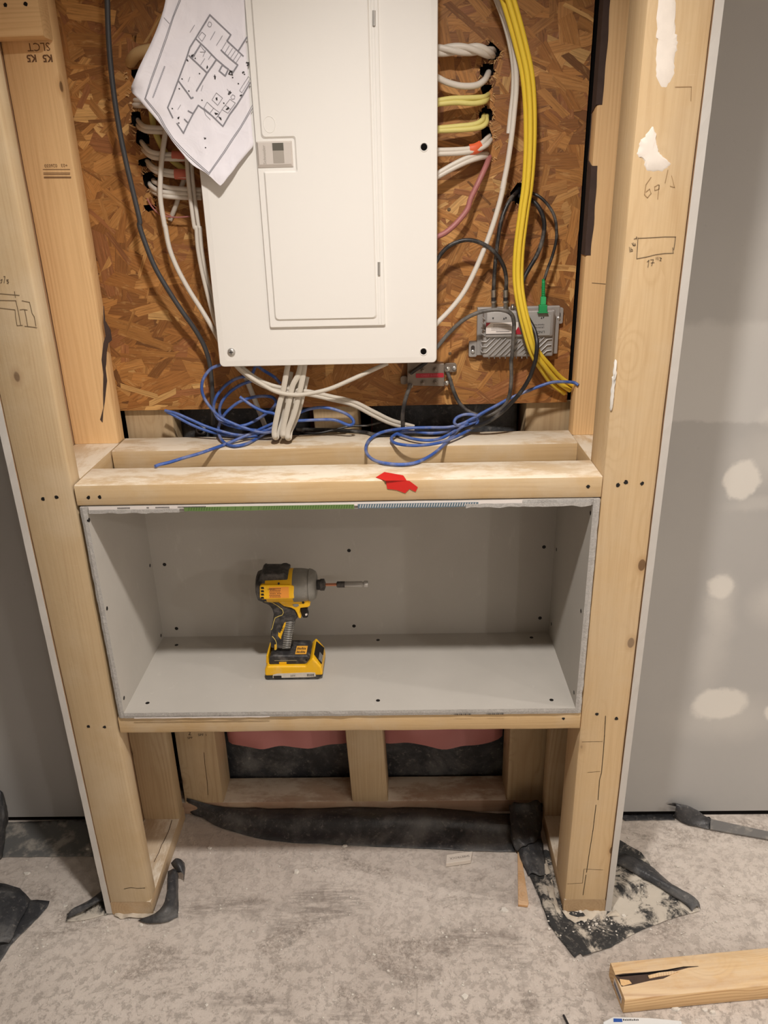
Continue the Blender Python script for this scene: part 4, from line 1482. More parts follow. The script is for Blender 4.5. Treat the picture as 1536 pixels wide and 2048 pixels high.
cable('white_cable', [pt(C1, 1095, 1040, .262), pt(C1, 1070, 1110, .264), pt(C1, 1040, 1210, .268), pt(C1, 1005, 1300, .276)], .0042, CWHITED, 'short slanting white cable end behind the white loops left of the panel')
for (pts, mat, lab) in (
    ([(790, 590), (805, 594), (870, 600), (930, 640), (990, 690)], CWHITE, 'upper white cable at the hole just under the left corner of the floor plan'),
    ([(785, 618), (800, 622), (870, 628), (930, 655), (990, 710)], CWHITE, 'lower white cable at the hole just under the left corner of the floor plan'),
    ([(815, 705), (822, 720), (855, 748), (920, 756), (1030, 760)], CWHITE, 'upper white cable of the loop below the corner of the floor plan'),
    ([(812, 735), (822, 750), (860, 772), (930, 778), (1030, 782)], CWHITE, 'lower white cable of the loop below the corner of the floor plan'),
    ([(832, 832), (845, 850), (890, 896), (980, 912), (1110, 914)], CWHITE, 'upper white cable with the higher faded red tape band left of the panel'),
    ([(838, 860), (852, 890), (900, 928), (985, 938), (1110, 940)], CWHITE, 'lower white cable with the higher faded red tape band left of the panel'),
    ([(865, 945), (878, 960), (920, 995), (1010, 1015), (1110, 1022)], CWHITE, 'upper white cable with the lower faded red tape band left of the panel'),
    ([(872, 965), (885, 985), (930, 1018), (1010, 1036), (1110, 1044)], CWHITE, 'lower white cable with the lower faded red tape band left of the panel'),
    ([(905, 1060), (915, 1075), (980, 1105), (1070, 1116), (1190, 1122)], CWHITE, 'top cable of the three looped white cables left of the panel'),
    ([(885, 1075), (892, 1100), (950, 1132), (1060, 1142), (1190, 1146)], CWHITE, 'middle cable of the three looped white cables left of the panel'),
    ([(888, 1105), (902, 1130), (960, 1156), (1060, 1166), (1190, 1168)], CWHITE, 'bottom cable of the three looped white cables left of the panel')):
    Ys = (.30, .278, .258, .252, .250)
    cable('branch_cable', [pt(C1, x, y, Y) for (x, y), Y in zip(pts, Ys)], .0042, mat, lab)
for (a, b, lab) in ((1018, 922, 'higher faded red tape band round the white loops left of the panel'), (1032, 1028, 'lower faded red tape band round the white loops left of the panel')):
    o = MB().tube([pt(C1, a, b, .2515), pt(C1, a + 40, b + 2, .251), pt(C1, a + 78, b + 3, .2505)], .0085, 12, flat=.62, fdir=(0, 0, 1)).build('faded_tape', SALMON, smooth_shade=True)
    tag(o, lab, 'tape')
cable('thin_wire', [pt(C1, 870, 1175, .276), pt(C1, 900, 1225, .268), pt(C1, 950, 1268, .264), pt(C1, 1040, 1284, .262), pt(C1, 1150, 1276, .258)], .0014, CPINK, 'thin pinkish wire sagging under the white loops left of the panel', cat='wire')
cable('thin_wire', [pt(C1, 885, 1165, .278), pt(C1, 905, 1210, .270), pt(C1, 960, 1250, .266), pt(C1, 1010, 1275, .266)], .0011, COPPER, 'thin copper wire beside the pinkish wire left of the panel', cat='wire')
cable('tan_cable', [pt(C1, 770, 375, .286), pt(C1, 785, 345, .27), pt(C1, 812, 318, .258), pt(C1, 870, 300, .25), pt(C1, 960, 290, .246)], .0095, m_plain('tan_sheath', rgb(206, 172, 122), 0.55, var=0.2), 'thick tan cable stub behind the left edge of the floor plan')
cable('pale_yellow_cable', [pt(C1, 885, 600, .270), pt(C1, 895, 660, .270), pt(C1, 912, 760, .270), pt(C1, 955, 865, .270), pt(C1, 1015, 945, .269), pt(C1, 1100, 1010, .266)], .0052, CCREAM, 'pale yellow cable hanging behind the white loops left of the panel')

# ---- below the panel
for (pts, lab) in (([(440, 60), (480, 105), (540, 155), (610, 200), (720, 258), (840, 276), (960, 260), (1060, 232), (1180, 180), (1290, 130), (1400, 80)], 'white cable drooping across under the panel and rising again on the right'),
                   ([(470, 70), (515, 115), (590, 172), (680, 215), (790, 240), (920, 256), (1050, 285), (1190, 318), (1320, 382), (1430, 434), (1560, 470)], 'upper white cable of the pair sloping from panel corner to the slot'),
                   ([(460, 90), (505, 135), (580, 192), (675, 236), (790, 258), (920, 275), (1050, 304), (1185, 338), (1310, 402), (1420, 452), (1560, 488)], 'lower white cable of the pair sloping from panel corner to the slot')):
    n = len(pts)
    P = []
    for i, (x, y) in enumerate(pts):
        t_ = i / (n - 1)
        Y = (.215 - .01 * math.sin(math.pi * t_)) if 'drooping' in lab else (.222 + .062 * max(0, t_ - .45) / .55)
        P.append(pt(CB, x, y, Y))
    cable('white_cable', P, .0040, CWHITED, lab)
for (pts, lab) in (([(790, 70), (775, 150), (755, 260), (735, 330), (712, 440), (702, 500), (706, 535)], 'left one of three flat white cables folded back under the panel'),
                   ([(868, 70), (850, 150), (815, 220), (795, 310), (770, 420), (756, 490), (754, 525)], 'middle one of three flat white cables folded back under the panel'),
                   ([(892, 70), (875, 180), (850, 290), (825, 390), (795, 470), (784, 510), (784, 540)], 'right one of three flat white cables folded back under the panel')):
    P = [pt(CB, x, y, .215 - .012 * i / 6) for i, (x, y) in enumerate(pts)]
    low = P[-1]
    P.append(low + Vector((.002, .008, -.002)))
    P.append(low + Vector((.004, .014, .010)))
    for i in (4, 3, 2, 1):
        P.append(P[i] + Vector((.006, .022, 0)))
    cable('flat_cable', P, .0030, CWHITED, lab, 'folded flat cables', flat=1.75, fdir=(0, 1, 0))
cable('white_cable', [pt(CB, 510, 110, .262), pt(CB, 535, 190, .264), pt(CB, 580, 300, .266), pt(CB, 615, 390, .276), pt(CB, 645, 465, .29)], .0050, CWHITED, 'flat white cable dropping alone behind the left blue coil')


def bl(cv, pts, Y0=.240, amp=.012, seed=0, lay=0.0045):
    P = []
    for i, (x, y) in enumerate(pts):
        px, py = cv(x, y)
        if py > 880:
            P.append(onZ(px, py, ZT + lay))
        else:
            q_ = onY(px, py, Y0 + amp * noise1(i * .45, seed))
            P.append(onZ(px, py, ZT + lay) if q_.z < ZT + lay else q_)
    return P


cable('blue_cable', bl(CB, [(-30, 715), (0, 704), (60, 690), (150, 662), (230, 640), (300, 616), (420, 572), (560, 512), (680, 458), (760, 432), (860, 434), (1000, 428), (1080, 432), (1160, 462), (1190, 445), (1170, 410), (1110, 378), (1020, 354), (930, 360), (850, 388), (770, 430), (690, 478), (590, 512), (480, 522), (380, 500), (280, 468), (180, 424), (100, 390), (30, 372)], .236, .012, 1), .0030, CBLUE,
      'blue network cable of the left coil whose cut end reaches over the front rail')
cable('blue_cable', bl(CB, [(420, 60), (365, 92), (310, 118), (268, 175), (256, 235), (272, 295), (310, 352), (370, 412), (450, 452), (530, 482), (620, 506), (690, 500), (720, 450), (705, 395), (640, 378), (570, 345), (490, 288)], .226, .012, 3), .0030, CBLUE,
      'blue network cable of the left coil rising behind the lower left panel corner')
cable('blue_cable', bl(CB, [(740, 205), (700, 165), (640, 128), (590, 100), (560, 150), (470, 175), (400, 220), (345, 290), (330, 360), (360, 425), (430, 465), (520, 462), (600, 425), (680, 370), (712, 325), (690, 290), (620, 284), (540, 298), (470, 330), (400, 392), (364, 460), (362, 520), (395, 570), (450, 590), (530, 577), (610, 535), (690, 478), (740, 440)], .246, .014, 6), .0030, CBLUE,
      'blue network cable of the left coil making the round front loop')
cable('blue_cable', bl(CB, [(580, 185), (500, 212), (430, 258), (380, 320), (366, 380), (388, 430), (450, 470), (560, 490), (660, 494), (720, 482)], .256, .010, 8), .0030, CBLUE,
      'blue network cable of the left coil arching close to the strand board')
cable('blue_cable', bl(CB, [(40, 378), (110, 415), (200, 462), (300, 500), (400, 522), (520, 532), (620, 522), (680, 500)], .262, .008, 9), .0030, CBLUE,
      'blue network cable of the left coil coming out of the slot at the left')
pr = [(1286, 615), (1262, 606), (1200, 602), (1130, 606), (1050, 632), (960, 668), (880, 702), (800, 745), (730, 782), (670, 815), (600, 850), (520, 870), (400, 872), (280, 876), (160, 892), (90, 918), (48, 955), (34, 1000), (50, 1040), (95, 1070), (170, 1086), (260, 1090), (340, 1076), (420, 1036), (490, 980), (550, 915), (600, 870), (650, 850), (688, 832), (682, 800), (620, 795), (570, 815), (558, 845), (590, 862), (640, 842)]
P = bl(CR, pr, .235, .012, 12)
P[0] = pt(CR, 1290, 622, .236)
cable('blue_cable', P, .0030, CBLUE, 'blue network cable stretched from the right stud into the wide loop of the right coil')
cable('blue_cable', bl(CR, [(760, 765), (690, 812), (640, 850), (560, 882), (440, 905), (330, 898), (240, 902), (192, 925), (188, 950), (220, 968), (300, 978), (400, 974), (490, 956), (570, 925), (640, 888), (690, 850), (690, 815), (640, 838), (580, 880), (480, 935), (400, 948), (310, 938), (225, 912)], .242, .010, 15, .009), .0030, CBLUE,
      'blue network cable making the two inner loops of the right coil')
cable('thin_cable', [onZ(*CB(840, 492), ZT + .003), onZ(*CB(960, 512), ZT + .003), pt(CB, 1160, 470, .282), pt(CB, 1270, 464, .282), pt(CB, 1370, 440, .284)], .0022, CBLACK, 'thin black cable end in the slot between the two blue coils')

# ------------------------------------------------------------------ optical node
N4 = lambda x, y: (930 + x / 7.314, 580 + y / 7.313)
node = empty('optical_node', (0.329, 0.262, 1.148))
tag(node, 'grey finned aluminium signal node screwed to the strand board', 'electronics box')
NX0, NX1, NZ0, NZ1 = 0.2650, 0.3970, 1.1490, 1.2350
MB().box(NX0, NX1, .250, YO - .002, NZ0, NZ1).build('housing', ALU, node, bevel=.003)
MB().box(NX0 - .010, NX1 + .012, .268, YO - .0018, NZ0 + .001, NZ1 + .004).build('base_flange', ALU, node, bevel=.0015)
for (x, y, x1, y1) in ((58, 750, 170, 975), (1310, 260, 1425, 490)):
    a, b = onY(*N4(x, y), .272), onY(*N4(x1, y1), .272)
    ear = MB().prism([Vector((px, .270, pz)) for px, pz in rrect(a.x, b.x, b.z, a.z, .003)], (0, .009, 0)).build('mounting_ear', ALU, node, bevel=.0006)
    c = onY(*N4((x + x1) / 2, y + (y1 - y) * .6), .270)
    MB().prism([Vector((px, .2694, pz)) for px, pz in rrect(c.x - .0035, c.x + .0035, c.z - .006, c.z + .0095, .0034)], (0, .001, 0)).build('slot', m_plain('dark_slot', rgb(58, 50, 46), 0.7), ear)
    MB().lathe(c + Vector((0, -.0005, -.002)), (0, -1, 0), [(0, .0036), (.0016, .0034), (.0028, .0015)], 14).build('screw', STEEL, ear, smooth_shade=True)
# lid with labels
lid = plate([rrect(NX0 + .004, NX1 - .004, 1.1880, NZ1 - .001, .003)] * 2 + [rrect(NX0 + .0055, NX1 - .0055, 1.1895, NZ1 - .0025, .002)], [.251, .2448, .2440]).build('lid', ALU, node, smooth_shade=True)
yl = .2436
a, b = onY(*N4(310, 480), yl), onY(*N4(680, 645), yl)
zl0, zl1 = b.z, a.z
MB().box(a.x, b.x + .012, yl - .0002, yl + .0004, zl0 + .0012, zl1).build('paper_label', LABELW, lid)
MB().prism([Vector((a.x, yl - .0004, zl1)), Vector((a.x + .0085, yl - .0004, zl1)), Vector((a.x, yl - .0004, zl1 - .008))], (0, .0003, 0)).build('red_corner', REDM, lid)
MB().box(a.x, b.x + .012, yl - .0003, yl + .0003, zl0, zl0 + .0011).build('black_bar', INK, lid)
mb = MB()
for k, (s_, e_) in enumerate(((415, 680), (410, 680), (385, 680), (390, 680), (455, 655))):
    p0, p1 = onY(*N4(s_, 510 + k * 25), yl - .0005), onY(*N4(e_, 508 + k * 25), yl - .0005)
    nn = 16
    for q_ in range(nn):
        xa = p0.x + (p1.x - p0.x) * q_ / nn
        mb.add([(xa, yl - .0005, p0.z - .0006), (xa + .0013, yl - .0005, p0.z - .0006), (xa + .0013, yl - .0005, p0.z + .0005), (xa, yl - .0005, p0.z + .0005)], [(0, 1, 2, 3)])
mb.build('fine_print', INK, lid)
a, b = onY(*N4(735, 375), yl), onY(*N4(1240, 660), yl)
MB().box(a.x + .02, b.x, yl - .0002, yl + .0004, b.z, a.z).build('grey_label', LABELG, lid)
c = onY(*N4(770, 600), yl)
MB().prism([Vector((c.x - .008, yl - .0005, c.z - .006)), Vector((c.x + .008, yl - .0005, c.z - .006)), Vector((c.x + .001, yl - .0005, c.z + .008))], (0, .0003, 0)).build('red_warning_triangle', REDM, lid)
for (x, y, s_) in ((410, 415, -1), (570, 415, 1), (598, 412, -1), (1120, 408, 1), (1148, 405, -1)):
    c = onY(*N4(x, y), yl)
    MB().prism([Vector((c.x - .0016, yl - .0005, c.z - s_ * .0016)), Vector((c.x + .0016, yl - .0005, c.z - s_ * .0016)), Vector((c.x, yl - .0005, c.z + s_ * .0020))], (0, .0003, 0)).build('arrow_mark', INK, lid)
text_mesh('lettering', 'LINDS', INK, lid, onY(*N4(1168, 612), yl - .0006), (-1, 0, 0), (0, 0, -1), 0.0066, align='LEFT')
text_mesh('lettering', 'LRON1000', INK, lid, onY(*N4(1160, 545), yl - .0006), (-1, 0, 0), (0, 0, -1), 0.0042, align='LEFT')
text_mesh('lettering', 'Optical Node', INK, lid, onY(*N4(1162, 508), yl - .0006), (-1, 0, 0), (0, 0, -1), 0.0040, align='LEFT')
for fin in ([(365, 705), (310, 757), (240, 752), (232, 730)], [(440, 705), (312, 832), (245, 830), (225, 800)], [(520, 705), (310, 912), (250, 912), (230, 885)], [(600, 705), (355, 950), (350, 1000)], [(655, 730), (432, 955), (430, 1000)], [(680, 790), (512, 955), (510, 1000)], [(680, 860), (592, 950), (590, 1000)],
            [(755, 700), (690, 760)], [(810, 735), (690, 850)], [(850, 785), (690, 940)], [(880, 840), (752, 960), (750, 1000)], [(900, 895), (832, 960), (830, 1000)], [(930, 935), (908, 960), (908, 1000)],
            [(1085, 690), (1000, 780)], [(1160, 695), (1020, 830)], [(1270, 715), (1205, 722), (1030, 890)], [(1260, 798), (1200, 806), (1060, 940)], [(1262, 880), (1195, 890), (1140, 940)],
            [(248, 392), (290, 430)], [(240, 472), (290, 512)], [(238, 552), (290, 595)], [(234, 630), (290, 668)], [(1262, 395), (1285, 382)], [(1258, 478), (1282, 468)], [(1254, 560), (1278, 548)], [(1252, 640), (1275, 632)]):
    P = [onY(*N4(x, y), .2478 if 230 < x < 1290 and y < 960 else .2520) for x, y in fin]
    mb = MB()
    mb.tube(P, .0015, 6, sub=1, flat=.8, fdir=(0, 1, 0))
    mb.build('cooling_fin', ALU, node, smooth_shade=True)


def connector(name, px, py0, py1, Y, label, tilt=0):
    a, b = onY(px, py1, Y), onY(px, py0, Y)
    L_ = (b - a).length
    ax = (b - a).normalized()
    root = empty(name, a)
    tag(root, label, 'connector')
    MB().lathe(a, ax, [(0, .0040), (L_ * .30, .0040), (L_ * .31, .0052), (L_ * .36, .0052), (L_ * .37, .0055), (L_ * .44, .0055)], 6).build('hex_nut', NICKEL, root, smooth_shade=True)
    MB().lathe(a + ax * L_ * .44, ax, [(0, .0042), (L_ * .18, .0042)], 18).build('black_band', INK, root, smooth_shade=True)
    MB().lathe(a + ax * L_ * .62, ax, [(0, .0044), (L_ * .05, .0048), (L_ * .30, .0048), (L_ * .34, .0054), (L_ * .38, .0054)], 18).build('crimp_sleeve', NICKEL, root, smooth_shade=True)
    return root


connector('coaxial_connector', 987, 580, 618, .2475, 'left nickel coaxial connector on top of the grey node')
connector('coaxial_connector', 1011, 580, 618, .2475, 'second nickel coaxial connector on top of the grey node, nearer the yellow cables')
o = MB().lathe(onY(1025, 618, .258), (0, 0, 1), [(0, .0042), (.004, .0042), (.005, .0034), (.009, .0034)], 14).build('spare_port', NICKEL, node, smooth_shade=True)
gp = empty('green_plug', onY(1085, 624, .243))
tag(gp, 'green fibre plug standing in the top of the grey node', 'connector')
a = onY(1085, 624, .243)
MB().box(a.x - .0095, a.x + .0095, .236, .250, a.z - .0012, a.z + .0006).build('collar', GREEN, gp, bevel=.0005)
MB().box(a.x - .0072, a.x + .0072, .237, .249, a.z + .0004, a.z + .013).build('plug_body', GREEN, gp, bevel=.0008)
MB().box(a.x - .0048, a.x + .0048, .239, .247, a.z + .013, a.z + .027).build('latch_body', m_plain('bright_green_plastic', rgb(52, 176, 104), 0.4), gp, bevel=.0008)
b = onY(1087, 558, .243)
st = a + Vector((0, 0, .027))
mb = MB()
for k in range(9):
    p = st.lerp(b, k / 9)
    mb.lathe(p, (b - st), [(0, .0040 - .00012 * k), ((b - st).length / 9 * .62, .0039 - .00012 * k), ((b - st).length / 9 * .64, .0030), ((b - st).length / 9, .0030)], 12)
mb.build('strain_boot', GREEN, gp, smooth_shade=True)

# ------------------------------------------------------------------ splitter under the panel
SP = lambda x, y: (790 + x / 10.97, 710 + y / 10.975)
spl = empty('cable_splitter', onY(850, 773, .268))
tag(spl, 'dull metal cable splitter with a red label under the panel corner', 'splitter')
DULL = m_plain('dull_zinc', rgb(142, 130, 118), 0.5, 0.5, var=0.3, scale=60)
ysf = .2600
c4 = [onY(*SP(x, y), ysf) for x, y in ((270, 150), (1080, 190), (1085, 690), (270, 672))]
MB().prism(c4, (0, YO - .002 - ysf, 0)).build('body', DULL, spl, bevel=.0012)
for (x0, y0, x1, y1) in ((1070, 180, 1350, 370), (118, 462, 275, 640)):
    a, b = onY(*SP(x0, y0), .274), onY(*SP(x1, y1), .274)
    MB().prism([Vector((px, .2725, pz)) for px, pz in rrect(a.x, b.x, b.z, a.z, .005)], (0, .006, 0)).build('mounting_ear', DULL, spl, bevel=.0005)
p = onY(*SP(1300, 290), .272)
MB().lathe(p, (0, -1, 0), [(0, .0042), (.0018, .0038), (.003, .0016)], 14).build('screw', STEEL, spl, smooth_shade=True)
a, b = onY(*SP(455, 405), ysf), onY(*SP(1070, 490), ysf)
MB().prism([Vector((px, ysf - .0007, pz)) for px, pz in rrect(a.x, b.x, b.z, a.z, .002)], (0, .0006, 0)).build('red_label', REDM, spl)
text_mesh('label_lettering', 'CABLE  5-1000', m_plain('pale_red_ink', rgb(214, 92, 104), 0.5), spl, Vector(((a.x + b.x) / 2, ysf - .0009, (a.z + b.z) / 2)), (1, 0, .02), (0, 0, 1), 0.0052)
for (x, y) in ((612, 330), (885, 320), (612, 610), (885, 600), (340, 395), (345, 672), (1155, 300), (1130, 610)):
    p = onY(*SP(x, y), ysf)
    MB().lathe(p, (0, -1, 0), [(0, .0046), (.0035, .0046), (.0040, .0032), (.0095, .0032), (.0100, .0022)], 14).build('port', NICKEL if x > 1100 else DULL, spl, smooth_shade=True)

# ------------------------------------------------------------------ floor plan print
def m_paper():
    t = NT('crumpled_white_paper')
    co = t.coord()
    c = t.mix(t.noise(co, 22, 4), rgb(226, 223, 230), rgb(236, 232, 236))
    n1 = t.noise(co, 30, 3, 0.5, 1.0)
    t.bump(n1, 0.35, 0.004)
    return t.done(c, 0.75, 0, 0.3)


PAPER = m_paper()


def paperY(x, y):
    # door edge line x at this height
    dx = 490 + 0.066 * y
    d = max(0.0, dx - x) / 230.0
    return .1838 - .030 * min(1.3, d) ** 1.3 - .010 * max(0, (y - 250) / 120.0) + .0022 * noise1(x * .022, y * .022) + .0010 * noise1(x * .06, y * .05, 3)


Lb = [(440, 372), (412, 346), (385, 330), (362, 304), (345, 283), (331, 262), (312, 238), (290, 213), (276, 197), (262, 180), (270, 155), (278, 135), (289, 112), (300, 90), (312, 62), (321, 38), (328, 15), (334, -15), (345, -60)]
Rb = [(440, 372), (447, 366), (456, 354), (466, 342), (476, 328), (487, 315), (497, 303), (507, 290), (505, 270), (503, 245), (501, 220), (499, 190), (497, 160), (495, 130), (493, 100), (491, 65), (490, 30), (488, -15), (486, -60)]
nc = 26
mb = MB()
Lh_, Rh_ = smooth([Vector((a, b, 0)) for a, b in Lb], 3), smooth([Vector((a, b, 0)) for a, b in Rb], 3)
nr = len(Lh_)
for j in range(nr):
    for i in range(nc + 1):
        t_ = i / nc
        x = Lh_[j].x + (Rh_[j].x - Lh_[j].x) * t_
        y = Lh_[j].y + (Rh_[j].y - Lh_[j].y) * t_
        curl = 0
        dcorner = math.hypot(x - 262, y - 180)
        if dcorner < 24:
            curl = .010 * (1 - dcorner / 24) ** 1.2
        mb.v.append(onY(x, y, paperY(x, y) + curl))
for j in range(nr - 1):
    for i in range(nc):
        a = j * (nc + 1) + i
        mb.f.append([a, a + 1, a + nc + 2, a + nc + 1])
        mb.m.append(0)
sheet = mb.build('floor_plan', PAPER, smooth_shade=True, recalc=False)
bm = bmesh.new()
bm.from_mesh(sheet.data)
bmesh.ops.remove_doubles(bm, verts=bm.verts, dist=1e-5)
bmesh.ops.recalc_face_normals(bm, faces=bm.faces)
bm.to_mesh(sheet.data)
bm.free()
sheet.data.shade_smooth()
md = sheet.modifiers.new('solid', 'SOLIDIFY')
md.thickness = .00025
md.offset = 1
tag(sheet, 'crumpled white floor plan drawing tucked under the panel door', 'paper')
PL = lambda x, y: (250 + x / 5.389, y / 5.389)


def onpaper(x, y):
    px, py = PL(x, y)
    return onY(px, py, paperY(px, py) - .0009)


def dens(pl, step=28):
    out = [pl[0]]
    for a, b in zip(pl[:-1], pl[1:]):
        n = max(1, int(math.hypot(b[0] - a[0], b[1] - a[1]) / step))
        for k in range(1, n + 1):
            out.append((a[0] + (b[0] - a[0]) * k / n, a[1] + (b[1] - a[1]) * k / n))
    return out


border = [(625, -60), (600, 0), (525, 180), (455, 400), (370, 640), (290, 860), (222, 1060), (370, 1240), (440, 1370), (520, 1490), (610, 1590), (700, 1680), (800, 1770), (905, 1862), (1060, 1640), (1150, 1500), (1240, 1370), (1310, 1250), (1375, 1130)]
border2 = [(605, -60), (585, 0), (515, 178), (440, 400), (356, 640), (277, 858), (212, 1066), (358, 1250), (430, 1380), (510, 1502), (600, 1604), (690, 1694), (792, 1784), (905, 1880), (1068, 1652), (1160, 1510), (1250, 1378), (1320, 1258), (1375, 1165)]
strokes('border_lines', [dens(border), dens(border2)], INKG, sheet, onpaper, .0005)
walls_ = [[(915, 160), (1140, 375), (1100, 440), (1275, 605)], [(915, 160), (760, 415), (700, 510), (665, 620), (575, 860), (520, 1010), (460, 1160), (515, 1270)], [(560, 1330), (630, 1435), (680, 1330), (735, 1225), (790, 1135), (930, 1240), (1055, 1362)], [(1055, 1362), (1130, 1230), (1205, 1130), (1280, 1010), (1350, 890)],
          [(760, 415), (870, 520), (985, 640), (1080, 720)], [(815, 480), (720, 630)], [(690, 600), (790, 695), (885, 785)], [(985, 640), (940, 710), (885, 785), (770, 980)], [(735, 1050), (712, 1060), (660, 985), (575, 870)], [(1050, 700), (1115, 745), (1080, 818), (1015, 765), (1050, 700)], [(1035, 540), (1130, 630), (1215, 700), (1150, 800)], [(1315, 400), (1220, 550)], [(680, 1195), (735, 1225)], [(640, 1285), (675, 1320)]]
strokes('wall_lines', [dens(p) for p in walls_], INKG, sheet, onpaper, .0011)
thin = [[(1040, 540), (1090, 455)], [(1075, 575), (1125, 490)], [(1105, 605), (1160, 520)], [(1135, 630), (1190, 545)], [(1165, 655), (1220, 570)], [(1195, 680), (1250, 595)], [(985, 1000), (1052, 1057), (1000, 1135), (938, 1076), (985, 1000)], [(885, 1100), (955, 1165), (915, 1220), (850, 1165), (885, 1100)], [(955, 1165), (1020, 1215), (975, 1285)], [(1130, 1070), (1190, 1110), (1110, 1220), (1045, 1180), (1130, 1070)], [(1045, 1180), (1000, 1260)], [(1080, 1130), (1140, 1180)],
        [(830, 345), (870, 380), (830, 445), (790, 400), (830, 345)], [(820, 500), (870, 560), (810, 560)], [(870, 540), (840, 610)], [(930, 590), (900, 640)], [(1050, 385), (985, 490)], [(970, 340), (920, 430)], [(750, 270), (700, 350)], [(1330, 825), (1350, 850), (1260, 1000), (1235, 975), (1330, 825)], [(860, 630), (815, 700)], [(700, 830), (680, 880)], [(840, 920), (820, 980)], [(600, 1130), (570, 1180)], [(1100, 960), (1130, 1000)], [(420, 190), (480, 255)],
        [(905, 235), (925, 240), (935, 260), (925, 285), (905, 290), (890, 270), (905, 235)], [(1160, 1020), (1185, 1035), (1180, 1065), (1150, 1070), (1140, 1045), (1160, 1020)], [(850, 1180), (870, 1240), (920, 1290)]]
strokes('fixture_lines', [dens(p, 40) for p in thin], INKG, sheet, onpaper, .00035)
sc_ = []
r2 = random.Random(3)
for (x, y, n, s) in ((730, 605, 6, 22), (880, 725, 6, 20), (1320, 690, 8, 22), (1270, 780, 5, 18), (960, 820, 5, 20), (1140, 780, 7, 30), (985, 1065, 6, 12), (1130, 1000, 7, 20), (980, 1225, 6, 22), (1110, 1175, 6, 22), (1030, 1275, 5, 20), (575, 1275, 5, 16), (1250, 1035, 5, 18), (860, 1495, 5, 14), (670, 650, 4, 16)):
    px_, py_ = x, y
    l_ = [(px_, py_)]
    for k in range(n):
        l_.append((x + r2.uniform(-s, s), y + r2.uniform(-s, s)))
    sc_.append(l_)
for (x, y) in ((757, 625), (803, 790), (615, 848), (585, 953), (510, 1167), (688, 978), (830, 1077), (1065, 1108), (868, 1588), (970, 845), (1160, 832), (1288, 797), (1222, 898), (580, 1322)):
    sc_.append([(x - 5, y), (x + 5, y + 2), (x - 4, y + 5), (x + 5, y + 6)])
strokes('handwritten_marks', sc_, INK, sheet, onpaper, .00055)
strokes('title_print', [[(300 + (425 - 300) * k / 40.0, 1050 - (1050 - 720) * k / 40.0), (306 + (425 - 300) * k / 40.0, 1036 - (1050 - 720) * k / 40.0 + (k * 37 % 11))] for k in range(40)], m_plain('pale_ink', rgb(176, 174, 182), 0.8), sheet, onpaper, .0010)

# ------------------------------------------------------------------ impact driver
K = lambda x, y: (480 + x / 5.486, 1110 + y / 5.486)
YC = .137
drv = empty('impact_driver', (-0.115, YC, ZB + T))
tag(drv, 'yellow and black cordless impact driver standing on the niche floor', 'power tool')
c0 = Vector((-0.1780, YC, 0.7310))
AXX = Vector((1, 0, 0))
kx = lambda x: onY(*K(x, 335), YC).x - c0.x
rear = MB().lathe(c0, AXX, [(kx(186), .012), (kx(190), .022), (kx(205), .029), (kx(240), .0315), (kx(330), .0325), (kx(420), .0325)], 32).build('motor_cap', DBLK, drv, smooth_shade=True)
body = MB().lathe(c0, AXX, [(kx(300), .0318), (kx(310), .0330), (kx(560), .0338), (kx(592), .0338), (kx(600), .0325)], 32).build('motor_housing', DYEL, drv, smooth_shade=True)
MB().lathe(c0, AXX, [(kx(594), .0335), (kx(600), .0340), (kx(690), .0336), (kx(770), .0310), (kx(825), .0265), (kx(842), .0215), (kx(842), .012)], 32).build('gear_case', DGRY, drv, smooth_shade=True)
MB().lathe(c0, AXX, [(kx(762), .0322), (kx(766), .0330), (kx(800), .0310), (kx(832), .0268), (kx(836), .0255)], 32).build('nose_bumper', DGRY, drv, smooth_shade=True)
MB().lathe(c0, AXX, [(kx(835), .0100), (kx(880), .0105), (kx(884), .0118), (kx(925), .0118), (kx(930), .0095), (kx(940), .0050)], 24).build('bit_collar', DBLK, drv, smooth_shade=True)
MB().lathe(c0, AXX, [(kx(938), .0030), (kx(1066), .0030)], 6).build('bit_shank', COPPER, drv)
bh = empty('bit_holder', c0 + AXX * kx(1062))
bh.parent = drv
bh.location = c0 + AXX * kx(1062) - world_loc(drv)
b0 = c0 + AXX * kx(1062)
hx = lambda x: kx(x) - kx(1062)
MB().lathe(b0, AXX, [(0, .0048), (hx(1070), .0062), (hx(1150), .0062)], 18).build('black_sleeve', DBLK, bh, smooth_shade=True)
MB().lathe(b0, AXX, [(hx(1148), .0055), (hx(1152), .0060), (hx(1340), .0060), (hx(1345), .0048), (hx(1355), .0048), (hx(1360), .0068), (hx(1395), .0068), (hx(1405), .0056)], 18).build('steel_socket', STEEL, bh, smooth_shade=True)


def side(name, pts, Yf, thick, mat, parent, bevel=.002, seg=2, sh=True):
    P = [onY(*K(x, y), Yf) for x, y in pts]
    o = MB().prism(P, (0, thick, 0)).build(name, mat, parent, bevel=bevel, seg=seg, smooth_shade=False)
    return o


